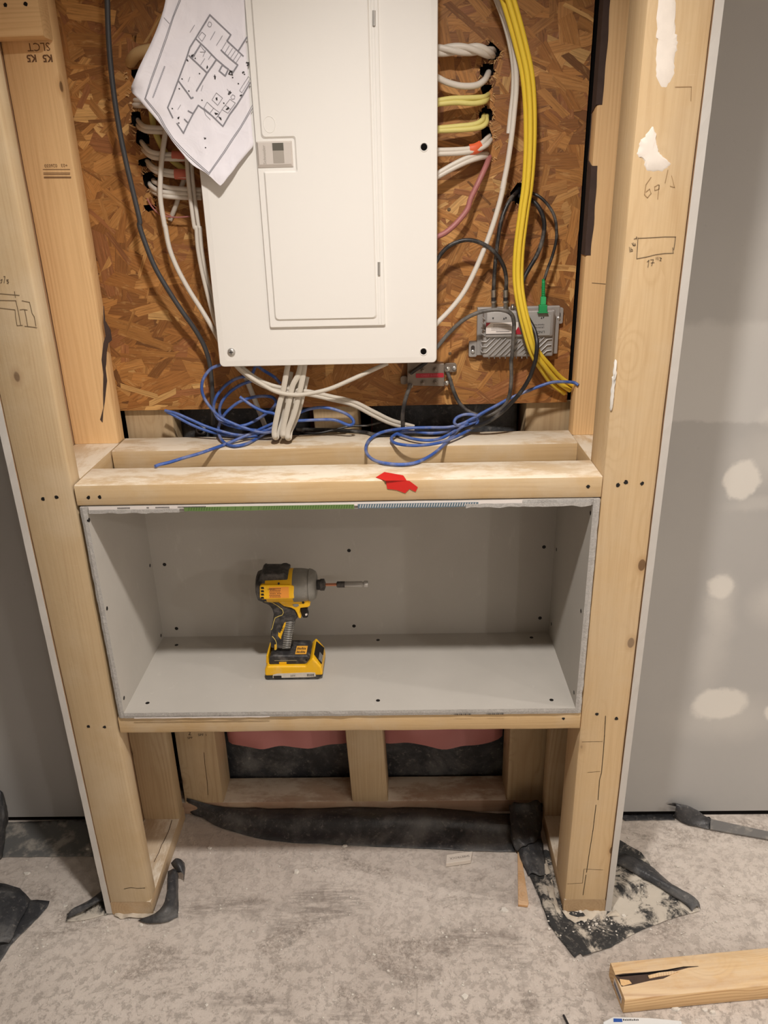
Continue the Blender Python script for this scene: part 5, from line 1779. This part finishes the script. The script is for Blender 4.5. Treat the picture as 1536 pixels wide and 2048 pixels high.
# top saddle and rubber over the motor
side('rubber_overmould', [(196, 330), (202, 285), (220, 225), (244, 203), (262, 212), (420, 212), (440, 203), (475, 200), (500, 212), (524, 220), (520, 290), (500, 300), (430, 290), (400, 290), (300, 335)], YC - .0235, .047, DBLK, drv, .009, 4)
side('side_plate', [(215, 345), (230, 335), (545, 335), (590, 350), (592, 480), (545, 484), (240, 490), (215, 470)], YC - .0345, .069, DYEL, drv, .003)
pl = bpy.data.objects['side_plate']
for k in range(4):
    side('vent_slot', [(228, 352 + k * 36), (258, 350 + k * 36), (266, 372 + k * 36), (232, 374 + k * 36)], YC - .0348, .0006, HOLE, pl, 0)
side('rating_label', [(318, 356), (535, 350), (538, 470), (320, 474)], YC - .0349, .0006, m_plain('orange_label', rgb(236, 152, 60), 0.5), pl, 0)
mb = MB()
for k in range(6):
    for q_ in range(7):
        x = 325 + q_ * 17 + (k % 2) * 4
        if q_ > 3 and k in (0, 3):
            x += 8
        mb.add([onY(*K(x, 366 + k * 18), YC - .0351), onY(*K(x + 12, 366 + k * 18), YC - .0351), onY(*K(x + 12, 373 + k * 18), YC - .0351), onY(*K(x, 373 + k * 18), YC - .0351)], [(0, 1, 2, 3)])
mb.build('label_print', INK, pl)
text_mesh('label_print', 'DEWALT', INK, pl, onY(*K(352, 377), YC - .0352), (1, 0, 0), (0, 0, 1), .0042)
# lower yoke, handle, grip
side('yellow_yoke', [(380, 486), (600, 500), (765, 498), (768, 560), (745, 576), (662, 584), (650, 640), (668, 690), (664, 702), (640, 694), (622, 640), (600, 604), (560, 582), (480, 565), (420, 520)], YC - .022, .044, DYEL, drv, .004)
side('clip_boss', [(575, 545), (600, 538), (640, 540), (648, 556), (620, 572), (590, 566)], YC - .0228, .001, DGRY, drv, 0)
side('screw_recess', [(680, 516), (696, 510), (708, 522), (698, 536), (682, 532)], YC - .0228, .001, HOLE, drv, 0)
side('screw_recess', [(412, 308), (428, 300), (438, 314), (428, 328), (414, 324)], YC - .0350, .001, HOLE, drv, 0)
side('handle', [(225, 488), (380, 486), (480, 565), (560, 582), (612, 606), (640, 690), (602, 722), (590, 800), (562, 920), (556, 1000), (540, 1040), (335, 1030), (332, 960), (335, 870), (352, 760), (368, 660), (350, 600), (318, 558), (240, 530)], YC - .019, .038, DBLK, drv, .007, 4)
hd = bpy.data.objects['handle']
mb = MB()
for k in range(15):
    y = 738 + k * 20
    x0_ = 498 - k * 2.2
    x1_ = 596 - k * 3.2
    mb.tube([onY(*K(x0_, y + 5), YC - .0185), onY(*K((x0_ + x1_) / 2, y), YC - .0198), onY(*K(x1_, y - 2), YC - .0165)], .0013, 6, sub=2)
mb.build('grip_ribs', DGRY, hd, smooth_shade=True)
for ln in ([(340, 820), (356, 800), (385, 690), (462, 660), (466, 600), (350, 520), (270, 512)], [(352, 892), (378, 920), (398, 960), (402, 1030), (380, 1040)]):
    MB().tube([onY(*K(x, y), YC - .0196) for x, y in ln], .0008, 6, sub=2).build('grip_piping', m_plain('piping_yellow', rgb(196, 174, 96), 0.5), hd, smooth_shade=True)
side('yellow_badge', [(420, 850), (440, 860), (486, 745), (505, 735), (502, 760), (455, 890), (448, 925), (418, 890)], YC - .0197, .001, DYEL, hd, 0)
text_mesh('badge_lettering', 'XR', INK, hd, onY(*K(462, 815), YC - .0199), (.35, 0, 1), (-1, 0, .35), .008)
side('yellow_insert', [(378, 985), (398, 980), (400, 1038), (378, 1042)], YC - .0197, .001, DYEL, hd, 0)
side('trigger', [(658, 582), (745, 580), (738, 612), (730, 632), (746, 680), (735, 692), (690, 692), (672, 660)], YC - .010, .020, HOLE, drv, .003)
side('trigger_lock', [(712, 650), (735, 642), (740, 660), (720, 672)], YC - .0115, .003, LABELW, drv, .0005)
# foot and battery: real boxes with sloping noses
zb0 = ZB + T


def yprism(name, pts, y0, y1, mat, parent, bevel, seg=2):
    return MB().prism([Vector((x, y0, z)) for x, z in pts], (0, y1 - y0, 0)).build(name, mat, parent, bevel=bevel, seg=seg)


foot = yprism('foot', [(-.1655, zb0 + .030), (-.1630, zb0 + .049), (-.1560, zb0 + .054), (-.0860, zb0 + .052), (-.0800, zb0 + .046), (-.0870, zb0 + .0300)], .1055, .1665, DBLK, drv, .004, 3)
bat = empty('battery', (-.115, YC, zb0))
bat.parent = drv
bat.location = Vector((-.115, YC, zb0)) - world_loc(drv)
yprism('battery_base', [(-.1700, zb0 + .0005), (-.1735, zb0 + .006), (-.1720, zb0 + .016), (-.0580, zb0 + .016), (-.0570, zb0 + .010), (-.0660, zb0 + .0005)], .0985, .1735, DBLK, bat, .002)
yprism('battery_shell', [(-.1735, zb0 + .0105), (-.1730, zb0 + .024), (-.1680, zb0 + .033), (-.0900, zb0 + .033), (-.0800, zb0 + .046), (-.0745, zb0 + .052), (-.0590, zb0 + .030), (-.0565, zb0 + .0105)], .0975, .1745, DYEL, bat, .0035, 3)
yprism('battery_rear_clip', [(-.1725, zb0 + .030), (-.1700, zb0 + .050), (-.1660, zb0 + .052), (-.1650, zb0 + .030)], .112, .162, DYEL, bat, .002)
# release panel with stripes on the sloping nose
nz_ = Vector((.82, 0, .57))
mb = MB()
pA, pB = Vector((-.0742, 0, zb0 + .0526)), Vector((-.0582, 0, zb0 + .0305))
for (y0, y1, o_, mat, nm, t0, t1) in ((.106, .166, .0004, HOLE, 'release_button', .05, .95),):
    a, b = pA.lerp(pB, t0), pA.lerp(pB, t1)
    MB().prism([Vector((a.x, y0 + .006, a.z)), Vector((b.x, y0, b.z)), Vector((b.x, y1, b.z)), Vector((a.x, y1 - .006, a.z))], (.0010, 0, .0007)).build(nm, mat, bat, bevel=.0004)
for k in range(4):
    a, b = pA.lerp(pB, .55 + k * .1), pA.lerp(pB, .59 + k * .1)
    MB().prism([Vector((a.x + .001, .110, a.z + .0007)), Vector((b.x + .001, .110, b.z + .0007)), Vector((b.x + .001, .135, b.z + .0007)), Vector((a.x + .001, .135, a.z + .0007))], (.0006, 0, .0004)).build('release_stripe', LABELG, bat)
# worn white label along the battery's near side
mb = MB()
MB().prism([Vector((x, .0972, z)) for x, z in ((-.158, zb0 + .0060), (-.157, zb0 + .0140), (-.148, zb0 + .0165), (-.120, zb0 + .0172), (-.080, zb0 + .0185), (-.0715, zb0 + .0175), (-.0705, zb0 + .0085), (-.085, zb0 + .0070), (-.115, zb0 + .0066))], (0, .0016, 0)).build('side_label', m_plain('worn_label', rgb(222, 212, 198), 0.6, var=0.6, scale=120), bat)
mb = MB()
for k in range(5):
    mb.box(-.0880 + k * .0030, -.0866 + k * .0030, .0968, .0976, zb0 + .0095, zb0 + .0150)
mb.build('label_bars', INK, bat)
text_mesh('label_lettering', '20V', INK, bat, Vector((-.117, .0970, zb0 + .0110)), (1, 0, .05), (0, 0, 1), .0065)
MB().box(-.156, -.140, .0968, .0980, zb0 + .0060, zb0 + .0115).build('black_scuff', INK, bat)
# caution label on top of the foot, and the little latch window
MB().box(-.1110, -.0885, .1100, .1400, zb0 + .0531, zb0 + .0540).build('caution_label', m_plain('orange_label2', rgb(238, 172, 60), 0.5), drv, bevel=.0003)
mb = MB()
for r_ in range(2):
    for k in range(6):
        mb.box(-.1085 + k * .0030, -.1067 + k * .0030, .1130 + r_ * .0125, .1215 + r_ * .0125 - (k % 3) * .0012, zb0 + .0540, zb0 + .0542)
mb.build('caution_print', INK, drv)
MB().box(-.1440, -.1290, .1050, .1060, zb0 + .0335, zb0 + .0385).build('latch_window', DYEL, drv, bevel=.0004)
MB().box(-.1530, -.1080, .1049, .1058, zb0 + .0415, zb0 + .0422).build('foot_piping', m_plain('piping_dull', rgb(168, 156, 120), 0.5), drv)
MB().lathe(Vector((-.0885, .1056, zb0 + .0425)), (0, -1, 0), [(0, .0022), (.0006, .0020)], 12).build('foot_screw', HOLE, drv)

# ------------------------------------------------------------------ plastic, offcuts and rubble on the floor
def floor_sheet(name, outline, mat, label, lump=.004, base=.0025, freq=14, seed=0, thick=.0005, cell=.012, hfun=None, pts3=None):
    P = pts3 if pts3 else [onZ(x, y, base) for x, y in outline]
    P2 = []
    for a, b in zip(P, P[1:] + P[:1]):
        n = max(1, int((b - a).length / cell))
        for k in range(n):
            q_ = a.lerp(b, k / n)
            P2.append(Vector((q_.x + .0015 * noise1(q_.x * 90, q_.y * 90, seed), q_.y + .0015 * noise1(q_.y * 90, q_.x * 90, seed + 3))))
    n = len(P2)
    x0, x1 = min(p.x for p in P2), max(p.x for p in P2)
    y0, y1 = min(p.y for p in P2), max(p.y for p in P2)
    V = list(P2)

    def inside(x, y):
        c = False
        for a, b in zip(P2, P2[1:] + P2[:1]):
            if (a.y > y) != (b.y > y) and x < (b.x - a.x) * (y - a.y) / (b.y - a.y) + a.x:
                c = not c
        return c
    yy = y0 + cell / 2
    while yy < y1:
        xx = x0 + cell / 2
        while xx < x1:
            if inside(xx, yy):
                V.append(Vector((xx + rng.uniform(-1, 1) * cell * .25, yy + rng.uniform(-1, 1) * cell * .25)))
            xx += cell
        yy += cell
    r_ = delaunay_2d_cdt(V, [(i, (i + 1) % n) for i in range(n)], [], 1, 1e-6)
    mb = MB()
    for v in r_[0]:
        h = base + lump * max(-.3, noise1(v.x * freq, v.y * freq, seed)) + lump * .5 * abs(noise1(v.x * freq * 2.3, v.y * freq * 2.3, seed + 5))
        if hfun:
            h += hfun(v.x, v.y)
        mb.v.append(Vector((v.x, v.y, max(.0012, h))))
    mb.f = [list(f) for f in r_[2]]
    mb.m = [0] * len(mb.f)
    o = mb.build(name, mat, smooth_shade=True)
    md = o.modifiers.new('solid', 'SOLIDIFY')
    md.thickness = thick
    return tag(o, label, 'plastic sheet')


def ribbon(name, rows, mat, label=None, parent=None, thick=.0006, sub=4, jit=.0015, seed=0, cat='plastic sheet'):
    """surface through rows of 3d points"""
    R = [smooth(r, sub) for r in rows]
    cols_ = list(zip(*R))
    C = [smooth(list(c), sub) for c in cols_]
    m = len(C[0])
    mb = MB()
    for c in C:
        for p in c:
            mb.v.append(p + Vector((noise1(p.x * 50, p.y * 50, p.z * 50 + seed), noise1(p.y * 50, p.z * 50, seed + 4), noise1(p.z * 50 + 3, p.x * 50, p.y * 50 + seed + 9))) * jit)
    for p in mb.v:
        p.z = max(p.z, .0012)
    for i in range(len(C) - 1):
        for k in range(m - 1):
            a = i * m + k
            mb.f.append([a, a + 1, a + m + 1, a + m])
            mb.m.append(0)
    o = mb.build(name, mat, smooth_shade=True)
    md = o.modifiers.new('solid', 'SOLIDIFY')
    md.thickness = thick
    if label:
        tag(o, label, cat)
    return o


Z = onZ
# big folded sheet at the far left
floor_sheet('poly_sheet', [(-60, 1760), (10, 1768), (40, 1776), (62, 1800), (100, 1804), (95, 1815), (60, 1852), (20, 1892), (0, 1922), (-60, 1945)], POLY, 'large crumpled black plastic sheet on the floor at the far left edge', .006, .003, 16, 2)
ribbon('poly_flap', [[Z(-60, 1772, .022), Z(-10, 1770, .026), Z(35, 1778, .02), Z(60, 1800, .008)],
                     [Z(-60, 1830, .024), Z(-15, 1825, .03), Z(25, 1830, .024), Z(42, 1842, .012)],
                     [Z(-60, 1890, .014), Z(-20, 1890, .018), Z(5, 1885, .014), Z(18, 1886, .008)]], POLY, 'folded-over flap of dusty black plastic at the far left edge', seed=3, jit=.004)
floor_sheet('poly_strip', [(-60, 1646), (10, 1645), (80, 1642), (176, 1639), (194, 1712), (120, 1713), (5, 1714), (-60, 1715)], m_plain('flat_dusty_poly', rgb(104, 104, 102), 0.7, dust=(rgb(186, 178, 166), 18, 0.48, 0.66, 0.6)), 'flat dark plastic strip under the grey wall at the left, with white dust', .001, .0022, 14, 4)
ribbon('hanging_plastic', [[onY(-30, 1560, .20), onY(0, 1578, .19), onY(8, 1590, .20), onY(14, 1612, .22)],
                           [onY(-30, 1610, .18), onY(4, 1620, .16), onY(14, 1632, .18), onY(16, 1640, .2)],
                           [onY(-30, 1660, .17), onY(0, 1665, .15), onY(10, 1662, .16), onY(11, 1662, .19)],
                           [onY(-30, 1725, .16), onY(-4, 1722, .15), onY(5, 1715, .16), onY(8, 1700, .19)]], POLY, 'upright dusty roll of dark plastic at the very left edge by the wall', jit=.003, seed=21)
# curl left of the left post
floor_sheet('poly_scrap', [(131, 1844), (134, 1828), (148, 1818), (185, 1807), (212, 1800), (226, 1812), (228, 1826), (190, 1835), (160, 1842)], POLYD, 'curled scrap of plastic on the floor left of the left post', .003, .0022, 22, 6, cell=.007)
ribbon('poly_curl', [[Z(132, 1838, .004), Z(137, 1826, .013), Z(148, 1816, .018), Z(165, 1808, .012)],
                     [Z(160, 1826, .012), Z(165, 1814, .020), Z(172, 1806, .022), Z(182, 1798, .010)],
                     [Z(190, 1808, .016), Z(198, 1800, .024), Z(202, 1790, .022), Z(206, 1778, .008)],
                     [Z(208, 1800, .012), Z(210, 1790, .02), Z(211, 1775, .02), Z(211, 1765, .006)]], POLY, 'rolled lip of black plastic beside the white board at the left post', seed=8, jit=.002)
# strip standing along the right side of the left floor plate
ribbon('poly_strip', [[Z(276, 1842, .003), Z(300, 1846, .006), Z(330, 1843, .006), Z(356, 1834, .004)],
                      [Z(318, 1820, .020), Z(330, 1822, .022), Z(345, 1818, .018), Z(357, 1812, .006)],
                      [Z(335, 1780, .030), Z(342, 1786, .030), Z(352, 1784, .022), Z(358, 1782, .006)],
                      [Z(334, 1742, .034), Z(345, 1738, .036), Z(354, 1742, .028), Z(358, 1752, .006)]], POLY, 'black plastic strip curling up beside the floor plate of the left post', jit=.003, seed=5)
ribbon('poly_curl', [[Z(341, 1726, .034), Z(351, 1716, .044), Z(362, 1718, .040), Z(369, 1726, .022)],
                     [Z(345, 1734, .030), Z(355, 1728, .044), Z(366, 1730, .038), Z(371, 1738, .018)],
                     [Z(356, 1746, .026), Z(362, 1744, .034), Z(367, 1750, .026), Z(368, 1760, .008)]], POLY, 'small rolled knob of black plastic at the end of the left strip', jit=.002, seed=15)
# sheet under the niche
ribbon('poly_sheet', [[onY(372, 1598, .286), onY(450, 1614, .288), onY(560, 1618, .288), onY(700, 1616, .288), onY(830, 1616, .288), onY(940, 1622, .288), onY(1030, 1630, .288)],
                      [Z(372, 1612, .020), Z(450, 1628, .022), Z(560, 1634, .028), Z(700, 1634, .032), Z(830, 1634, .034), Z(940, 1640, .030), Z(1030, 1648, .024)],
                      [Z(378, 1620, .012), Z(450, 1642, .012), Z(560, 1658, .014), Z(700, 1658, .016), Z(830, 1656, .018), Z(940, 1662, .014), Z(1030, 1666, .012)],
                      [Z(385, 1628, .006), Z(455, 1655, .006), Z(560, 1676, .007), Z(700, 1680, .008), Z(830, 1682, .008), Z(940, 1688, .006), Z(1032, 1688, .005)],
                      [Z(392, 1632, .003), Z(460, 1662, .003), Z(560, 1682, .003), Z(700, 1690, .003), Z(830, 1696, .003), Z(940, 1702, .003), Z(1030, 1704, .003)]], POLY, 'long folded black plastic sheet lying along the floor under the niche', jit=.0035, seed=11, sub=5)
# crumpled upright piece at the right
ribbon('poly_bunch', [[onY(1018, 1612, .27), onY(1030, 1604, .25), onY(1052, 1606, .24), onY(1074, 1602, .25), onY(1086, 1606, .27)],
                      [Z(1020, 1640, .040), Z(1030, 1626, .055), Z(1052, 1630, .052), Z(1074, 1628, .056), Z(1086, 1640, .040)],
                      [Z(1022, 1680, .022), Z(1034, 1664, .040), Z(1056, 1668, .036), Z(1074, 1660, .040), Z(1084, 1664, .028)],
                      [Z(1036, 1702, .012), Z(1042, 1694, .028), Z(1056, 1692, .030), Z(1068, 1684, .026), Z(1080, 1676, .016)]], POLY, 'bunched black plastic in the corner by the right wall stud', jit=.006, seed=17)
ribbon('poly_fold', [[Z(1030, 1668, .020), Z(1044, 1662, .034), Z(1066, 1660, .032), Z(1080, 1650, .016)],
                     [Z(1036, 1700, .012), Z(1050, 1698, .024), Z(1068, 1690, .022), Z(1084, 1680, .010)],
                     [Z(1046, 1730, .006), Z(1054, 1724, .014), Z(1074, 1722, .014), Z(1090, 1716, .006)],
                     [Z(1056, 1752, .004), Z(1064, 1746, .010), Z(1080, 1752, .008), Z(1092, 1750, .004)]], POLY, 'folded black plastic strip running along the right floor plate', jit=.0025, seed=19)
# big torn sheet under the right post
floor_sheet('poly_sheet', [(1046, 1705), (1054, 1740), (1074, 1785), (1098, 1848), (1122, 1882), (1149, 1917), (1160, 1907), (1166, 1914), (1222, 1894), (1282, 1860), (1342, 1838), (1398, 1822), (1392, 1802), (1378, 1790), (1335, 1772), (1310, 1742), (1282, 1706), (1240, 1680), (1205, 1700), (1130, 1720), (1092, 1700)], POLYD, 'torn black plastic sheet under the right post, half covered in white dust', .0035, .0025, 15, 23, cell=.011)
ribbon('poly_roll', [[Z(1228, 1724, .006), Z(1234, 1716, .014), Z(1244, 1712, .010), Z(1250, 1706, .004)],
                     [Z(1270, 1748, .006), Z(1280, 1736, .016), Z(1292, 1732, .010), Z(1296, 1728, .004)],
                     [Z(1320, 1776, .006), Z(1328, 1764, .018), Z(1340, 1766, .012), Z(1346, 1770, .004)],
                     [Z(1370, 1808, .006), Z(1376, 1792, .016), Z(1386, 1792, .014), Z(1392, 1798, .005)],
                     [Z(1384, 1824, .004), Z(1392, 1814, .010), Z(1398, 1814, .008), Z(1401, 1818, .004)]], POLY, 'dark rolled ridge of plastic running out to the right from the right post', jit=.002, seed=27)
# dark lip and edging along the right wall
ribbon('poly_roll', [[onY(1334, 1608, .270), onY(1350, 1606, .262), onY(1352, 1618, .252), Z(1346, 1634, .004)],
                     [onY(1365, 1616, .268), onY(1380, 1614, .252), onY(1384, 1632, .246), Z(1376, 1650, .004)],
                     [onY(1400, 1630, .268), onY(1412, 1632, .252), onY(1418, 1644, .246), Z(1412, 1658, .004)],
                     [onY(1418, 1640, .268), onY(1424, 1642, .258), onY(1428, 1650, .252), Z(1424, 1658, .004)]], POLY, 'rolled dark plastic lip sticking out under the right grey wall', jit=.002, seed=31)
strip_pts = [Z(1420, 1640, .003), Z(1540, 1666, .003), Z(1640, 1688, .003), Z(1640, 1704, .003), Z(1540, 1681, .003), Z(1420, 1660, .003)]
o = MB().prism(strip_pts, (0, 0, .004)).build('edge_strip', m_plain('grey_edge_strip', rgb(118, 116, 114), 0.6, dust=(rgb(180, 174, 164), 30, .5, .7, .5)), bevel=.0006)
tag(o, 'thin grey metal strip on the floor along the right grey wall', 'strip')
floor_sheet('poly_strip', [(1240, 1631), (1300, 1628), (1345, 1626), (1350, 1640), (1300, 1640), (1250, 1642)], POLY, 'dark strip added for the black gap line under the right grey wall beside the post', .002, .0022, 20, 33, cell=.006)  # dark sheet added to draw the shaded gap at the wall foot

# thin wooden shim
o = MB().prism([Z(1035, 1702, .001), Z(1040, 1698, .001), Z(1057, 1808, .001), Z(1055, 1815, .001), Z(1036, 1813, .001)], (0, 0, .006)).build('wood_shim', m_wood('pine_shim', rgb(214, 170, 122), rgb(170, 122, 76), 0.2, .3, False), bevel=.0008)
tag(o, 'thin wooden shim lying beside the black plastic near the right post', 'shim')
# plasterboard scrap with print
sc2 = MB().prism([Vector((.197, .121, .0015)), Vector((.2555, .131, .0015)), Vector((.2610, .156, .0015)), Vector((.2310, .152, .0015)), Vector((.2000, .146, .0015))], (0, 0, .0115)).build('board_scrap', m_plain('board_scrap_paper', rgb(226, 216, 204), 0.8, var=.15), bevel=.001)
tag(sc2, 'small printed plasterboard scrap on the floor under the niche', 'plasterboard scrap')
text_mesh('print', 'SHEETROCK', m_plain('faded_print', rgb(128, 118, 110), 0.8), sc2, Vector((.2295, .1385, .0134)), (-1, -.17, 0), (.17, -1, 0), .0085)
# loose 2x4 offcut at lower right
from mathutils import Quaternion
ob = lumber('lumber_offcut', 0, .62, -.0765, 0, 0.0, .038, WOODS['offcut'], 'loose pine board with a dark bark void lying at the lower right', 41, rad=.003, wav=.002)
ang = math.atan2(.0307, .318)
qz = Quaternion((0, 0, 1), ang)
piv = Vector((.5020, -.1455, .0008))
ob.location = piv + qz @ Vector(ob.location)
ob.rotation_quaternion = qz @ ob.rotation_quaternion
bpy.context.view_layer.update()
K7 = lambda x, y: (1080 + x / 3.368, 1840 + y / 3.37)
top = lambda x, y: Z(*K7(x, y), .0386)
VOID = m_plain('bark_void', rgb(84, 66, 56), 0.9, var=.9, scale=60)
def stick(o, parent):
    o.parent = parent
    bpy.context.view_layer.update()
    o.matrix_parent_inverse = parent.matrix_world.inverted()


o = MB().prism([top(x, y) for x, y in ((505, 372), (560, 362), (720, 352), (850, 336), (960, 316), (1072, 314), (1000, 322), (890, 352), (880, 372), (830, 396), (740, 410), (620, 438), (550, 450))], (0, 0, .0006)).build('bark_void', VOID, origin=(0, 0, 0))
stick(o, ob)
o = MB().prism([top(x, y) for x, y in ((510, 376), (600, 366), (720, 356), (860, 338), (965, 316), (1065, 313), (960, 322), (860, 346), (730, 366), (600, 378), (540, 384))], (0, 0, .0010)).build('void_crack', BLACK, origin=(0, 0, 0))
stick(o, ob)
o = MB().prism([top(x, y) for x, y in ((726, 378), (800, 358), (890, 348), (940, 350), (880, 372), (800, 384), (735, 398))], (0, 0, .0022)).build('splinter', WOODS['offcut'], origin=(0, 0, 0), bevel=.0006)
stick(o, ob)
o = MB().prism([top(x, y) for x, y in ((535, 400), (600, 408), (618, 430), (560, 446), (545, 440))], (0, 0, .0016)).build('splinter', WOODS['stud'], origin=(0, 0, 0), bevel=.0006)
stick(o, ob)
# printed tag on the end grain
e0 = [onX(*K7(x, y), .5018) for x, y in ((497, 368), (515, 400), (550, 530), (540, 540))]
ez = Vector((.5052, -.222, 0))
d_ = qz @ Vector((0, 1, 0))
pA = piv + qz @ Vector((-.0006, -.066, .012))
o = MB().prism([pA, pA + d_ * .040, pA + d_ * .040 + Vector((0, 0, .016)), pA + Vector((0, 0, .016))], qz @ Vector((-.0006, 0, 0))).build('end_tag', LABELW, origin=(0, 0, 0))
stick(o, ob)
o = MB().prism([pA + d_ * .003 + Vector((0, 0, .003)), pA + d_ * .037 + Vector((0, 0, .003)), pA + d_ * .037 + Vector((0, 0, .013)), pA + d_ * .003 + Vector((0, 0, .013))], qz @ Vector((-.0009, 0, 0))).build('tag_print', INKG, origin=(0, 0, 0))
stick(o, ob)
# white film with blue print at the bottom edge
film = MB().prism([Z(1206, 2046, .002), Z(1226, 2036, .002), Z(1300, 2038, .002), Z(1362, 2044, .002), Z(1372, 2090, .002), Z(1210, 2090, .002)], (0, 0, .0035)).build('plastic_wrapper', SHEETM, bevel=.001)
tag(film, 'white plastic wrapper with a blue print corner at the bottom edge', 'wrapper')
MB().prism([Z(1227, 2037, .0057), Z(1244, 2037.5, .0057), Z(1245, 2044, .0057), Z(1227, 2044, .0057)], (0, 0, .0003)).build('blue_print', BLUEP, film)
mb = MB()
for k in range(9):
    x = 1246 + k * 3.6
    mb.prism([Z(x, 2038 + (k % 2), .0057), Z(x + 2.2, 2038 + (k % 3) * .5, .0057), Z(x + 2.4, 2041, .0057), Z(x + .3, 2041.5, .0057)], (0, 0, .0003))
mb.build('black_print', INK, film)
o = MB().tube([Z(1127, 2030, .004), Z(1132, 2040, .004), Z(1140, 2056, .004), Z(1156, 2085, .004)], .0022, 8).build('black_stick', INK, smooth_shade=True)
tag(o, 'thin black stick on the floor at the bottom edge', 'stick')

# ------------------------------------------------------------------ dust heaps and crumbs
def heap(name, outline, label, hmax, seed):
    return floor_sheet(name, outline, DUSTM, label, hmax, .003, 60, seed, .0004, .005)


o = heap('dust_heap', [(1124, 1824), (1135, 1838), (1150, 1846), (1172, 1842), (1190, 1845), (1214, 1836), (1240, 1834), (1236, 1822), (1215, 1818), (1180, 1822), (1150, 1820)], 'heap of white gypsum dust against the foot of the right post', .009, 3)
o['category'] = 'dust'
o = heap('dust_heap', [(228, 1831), (240, 1838), (262, 1836), (290, 1838), (308, 1832), (318, 1824), (300, 1822), (260, 1826), (232, 1827)], 'small heap of white gypsum dust against the foot of the left post', .005, 5)
o['category'] = 'dust'
o = heap('dust_heap', [(1092, 1715), (1104, 1760), (1112, 1800), (1122, 1826), (1118, 1832), (1100, 1800), (1090, 1760), (1088, 1722)], 'narrow ridge of gypsum dust beside the floor plate of the right post', .007, 7)
o['category'] = 'dust'
mb = MB()
rc = random.Random(11)


def crumb(x, y, s, z=0.0005):
    n = rc.choice((5, 6, 7))
    h = s * rc.uniform(.25, .6)
    a0 = rc.uniform(0, 6.28)
    pts = [Vector((x + math.cos(a0 + 6.283 * k / n) * s * rc.uniform(.6, 1.2), y + math.sin(a0 + 6.283 * k / n) * s * rc.uniform(.4, 1.0), z)) for k in range(n)]
    c = sum(pts, Vector()) / n
    topp = [c + (p - c) * rc.uniform(.55, .9) + Vector((0, 0, h)) for p in pts]
    b = len(mb.v)
    mb.v += pts + topp
    for k in range(n):
        mb.f.append([b + k, b + (k + 1) % n, b + n + (k + 1) % n, b + n + k])
    mb.f.append([b + n + k for k in range(n)])
    mb.m += [0] * (n + 1)


for k in range(900):
    x, y = rc.uniform(-.95, 1.0), rc.gauss(-.08, .14)
    if y > .27:
        continue
    crumb(x, y, abs(rc.gauss(0, .0012)) + .0006)
for k in range(110):
    x, y = rc.gauss(.63, .07), rc.gauss(-.02, .06)
    crumb(x, y, abs(rc.gauss(0, .0011)) + .0006, .003)
for k in range(60):
    x, y = rc.gauss(.49, .05), rc.gauss(-.03, .02)
    crumb(x, y, abs(rc.gauss(0, .0018)) + .0007, .004)
o = mb.build('gypsum_crumbs', CRUMB)
o['kind'] = 'stuff'
tag(o, 'scattered white gypsum crumbs and dust flecks over the concrete floor', 'rubble')
mb = MB()
for (x, y, s) in ((54, 1748, .009), (130, 1813, .006), (175, 1700, .006), (420, 1697, .006), (592, 1744, .009), (690, 1693, .007), (216, 1862, .004), (330, 1872, .004), (1010, 1822, .010), (930, 1994, .008), (1350, 2018, .010), (1410, 2020, .006), (1425, 2026, .007), (420, 1706, .004), (283, 1850, .006)):
    p = onZ(x, y, 0)
    mb = MB()
    crumb(p.x, p.y, s)
    o = mb.build('gypsum_chip', CRUMB)
    lab = {54: 'thin gypsum flake on the floor left of the left post', 130: 'gypsum chip beside the curled plastic at the left post', 175: 'gypsum chip on the flat dark strip by the left wall', 420: 'gypsum chip on the floor at the left end of the black sheet under the niche',
           592: 'broad gypsum flake in the middle of the floor under the niche', 690: 'gypsum chip just in front of the black sheet under the niche', 216: 'tiny gypsum chip in front of the left post', 330: 'tiny gypsum chip in front of the black strip at the left post',
           1010: 'gypsum lump on the floor left of the torn sheet at the right post', 930: 'gypsum flake near the bottom edge in the middle', 1350: 'gypsum lump on the floor below the loose board', 1410: 'small gypsum chip below the loose board', 1425: 'gypsum chip below the loose board, farthest right', 283: 'gypsum chip at the foot of the left post'}[x]
    if (x, y) == (420, 1706):
        lab = 'smaller gypsum chip nearest the left end of the black sheet under the niche'
    tag(o, lab, 'gypsum chip')
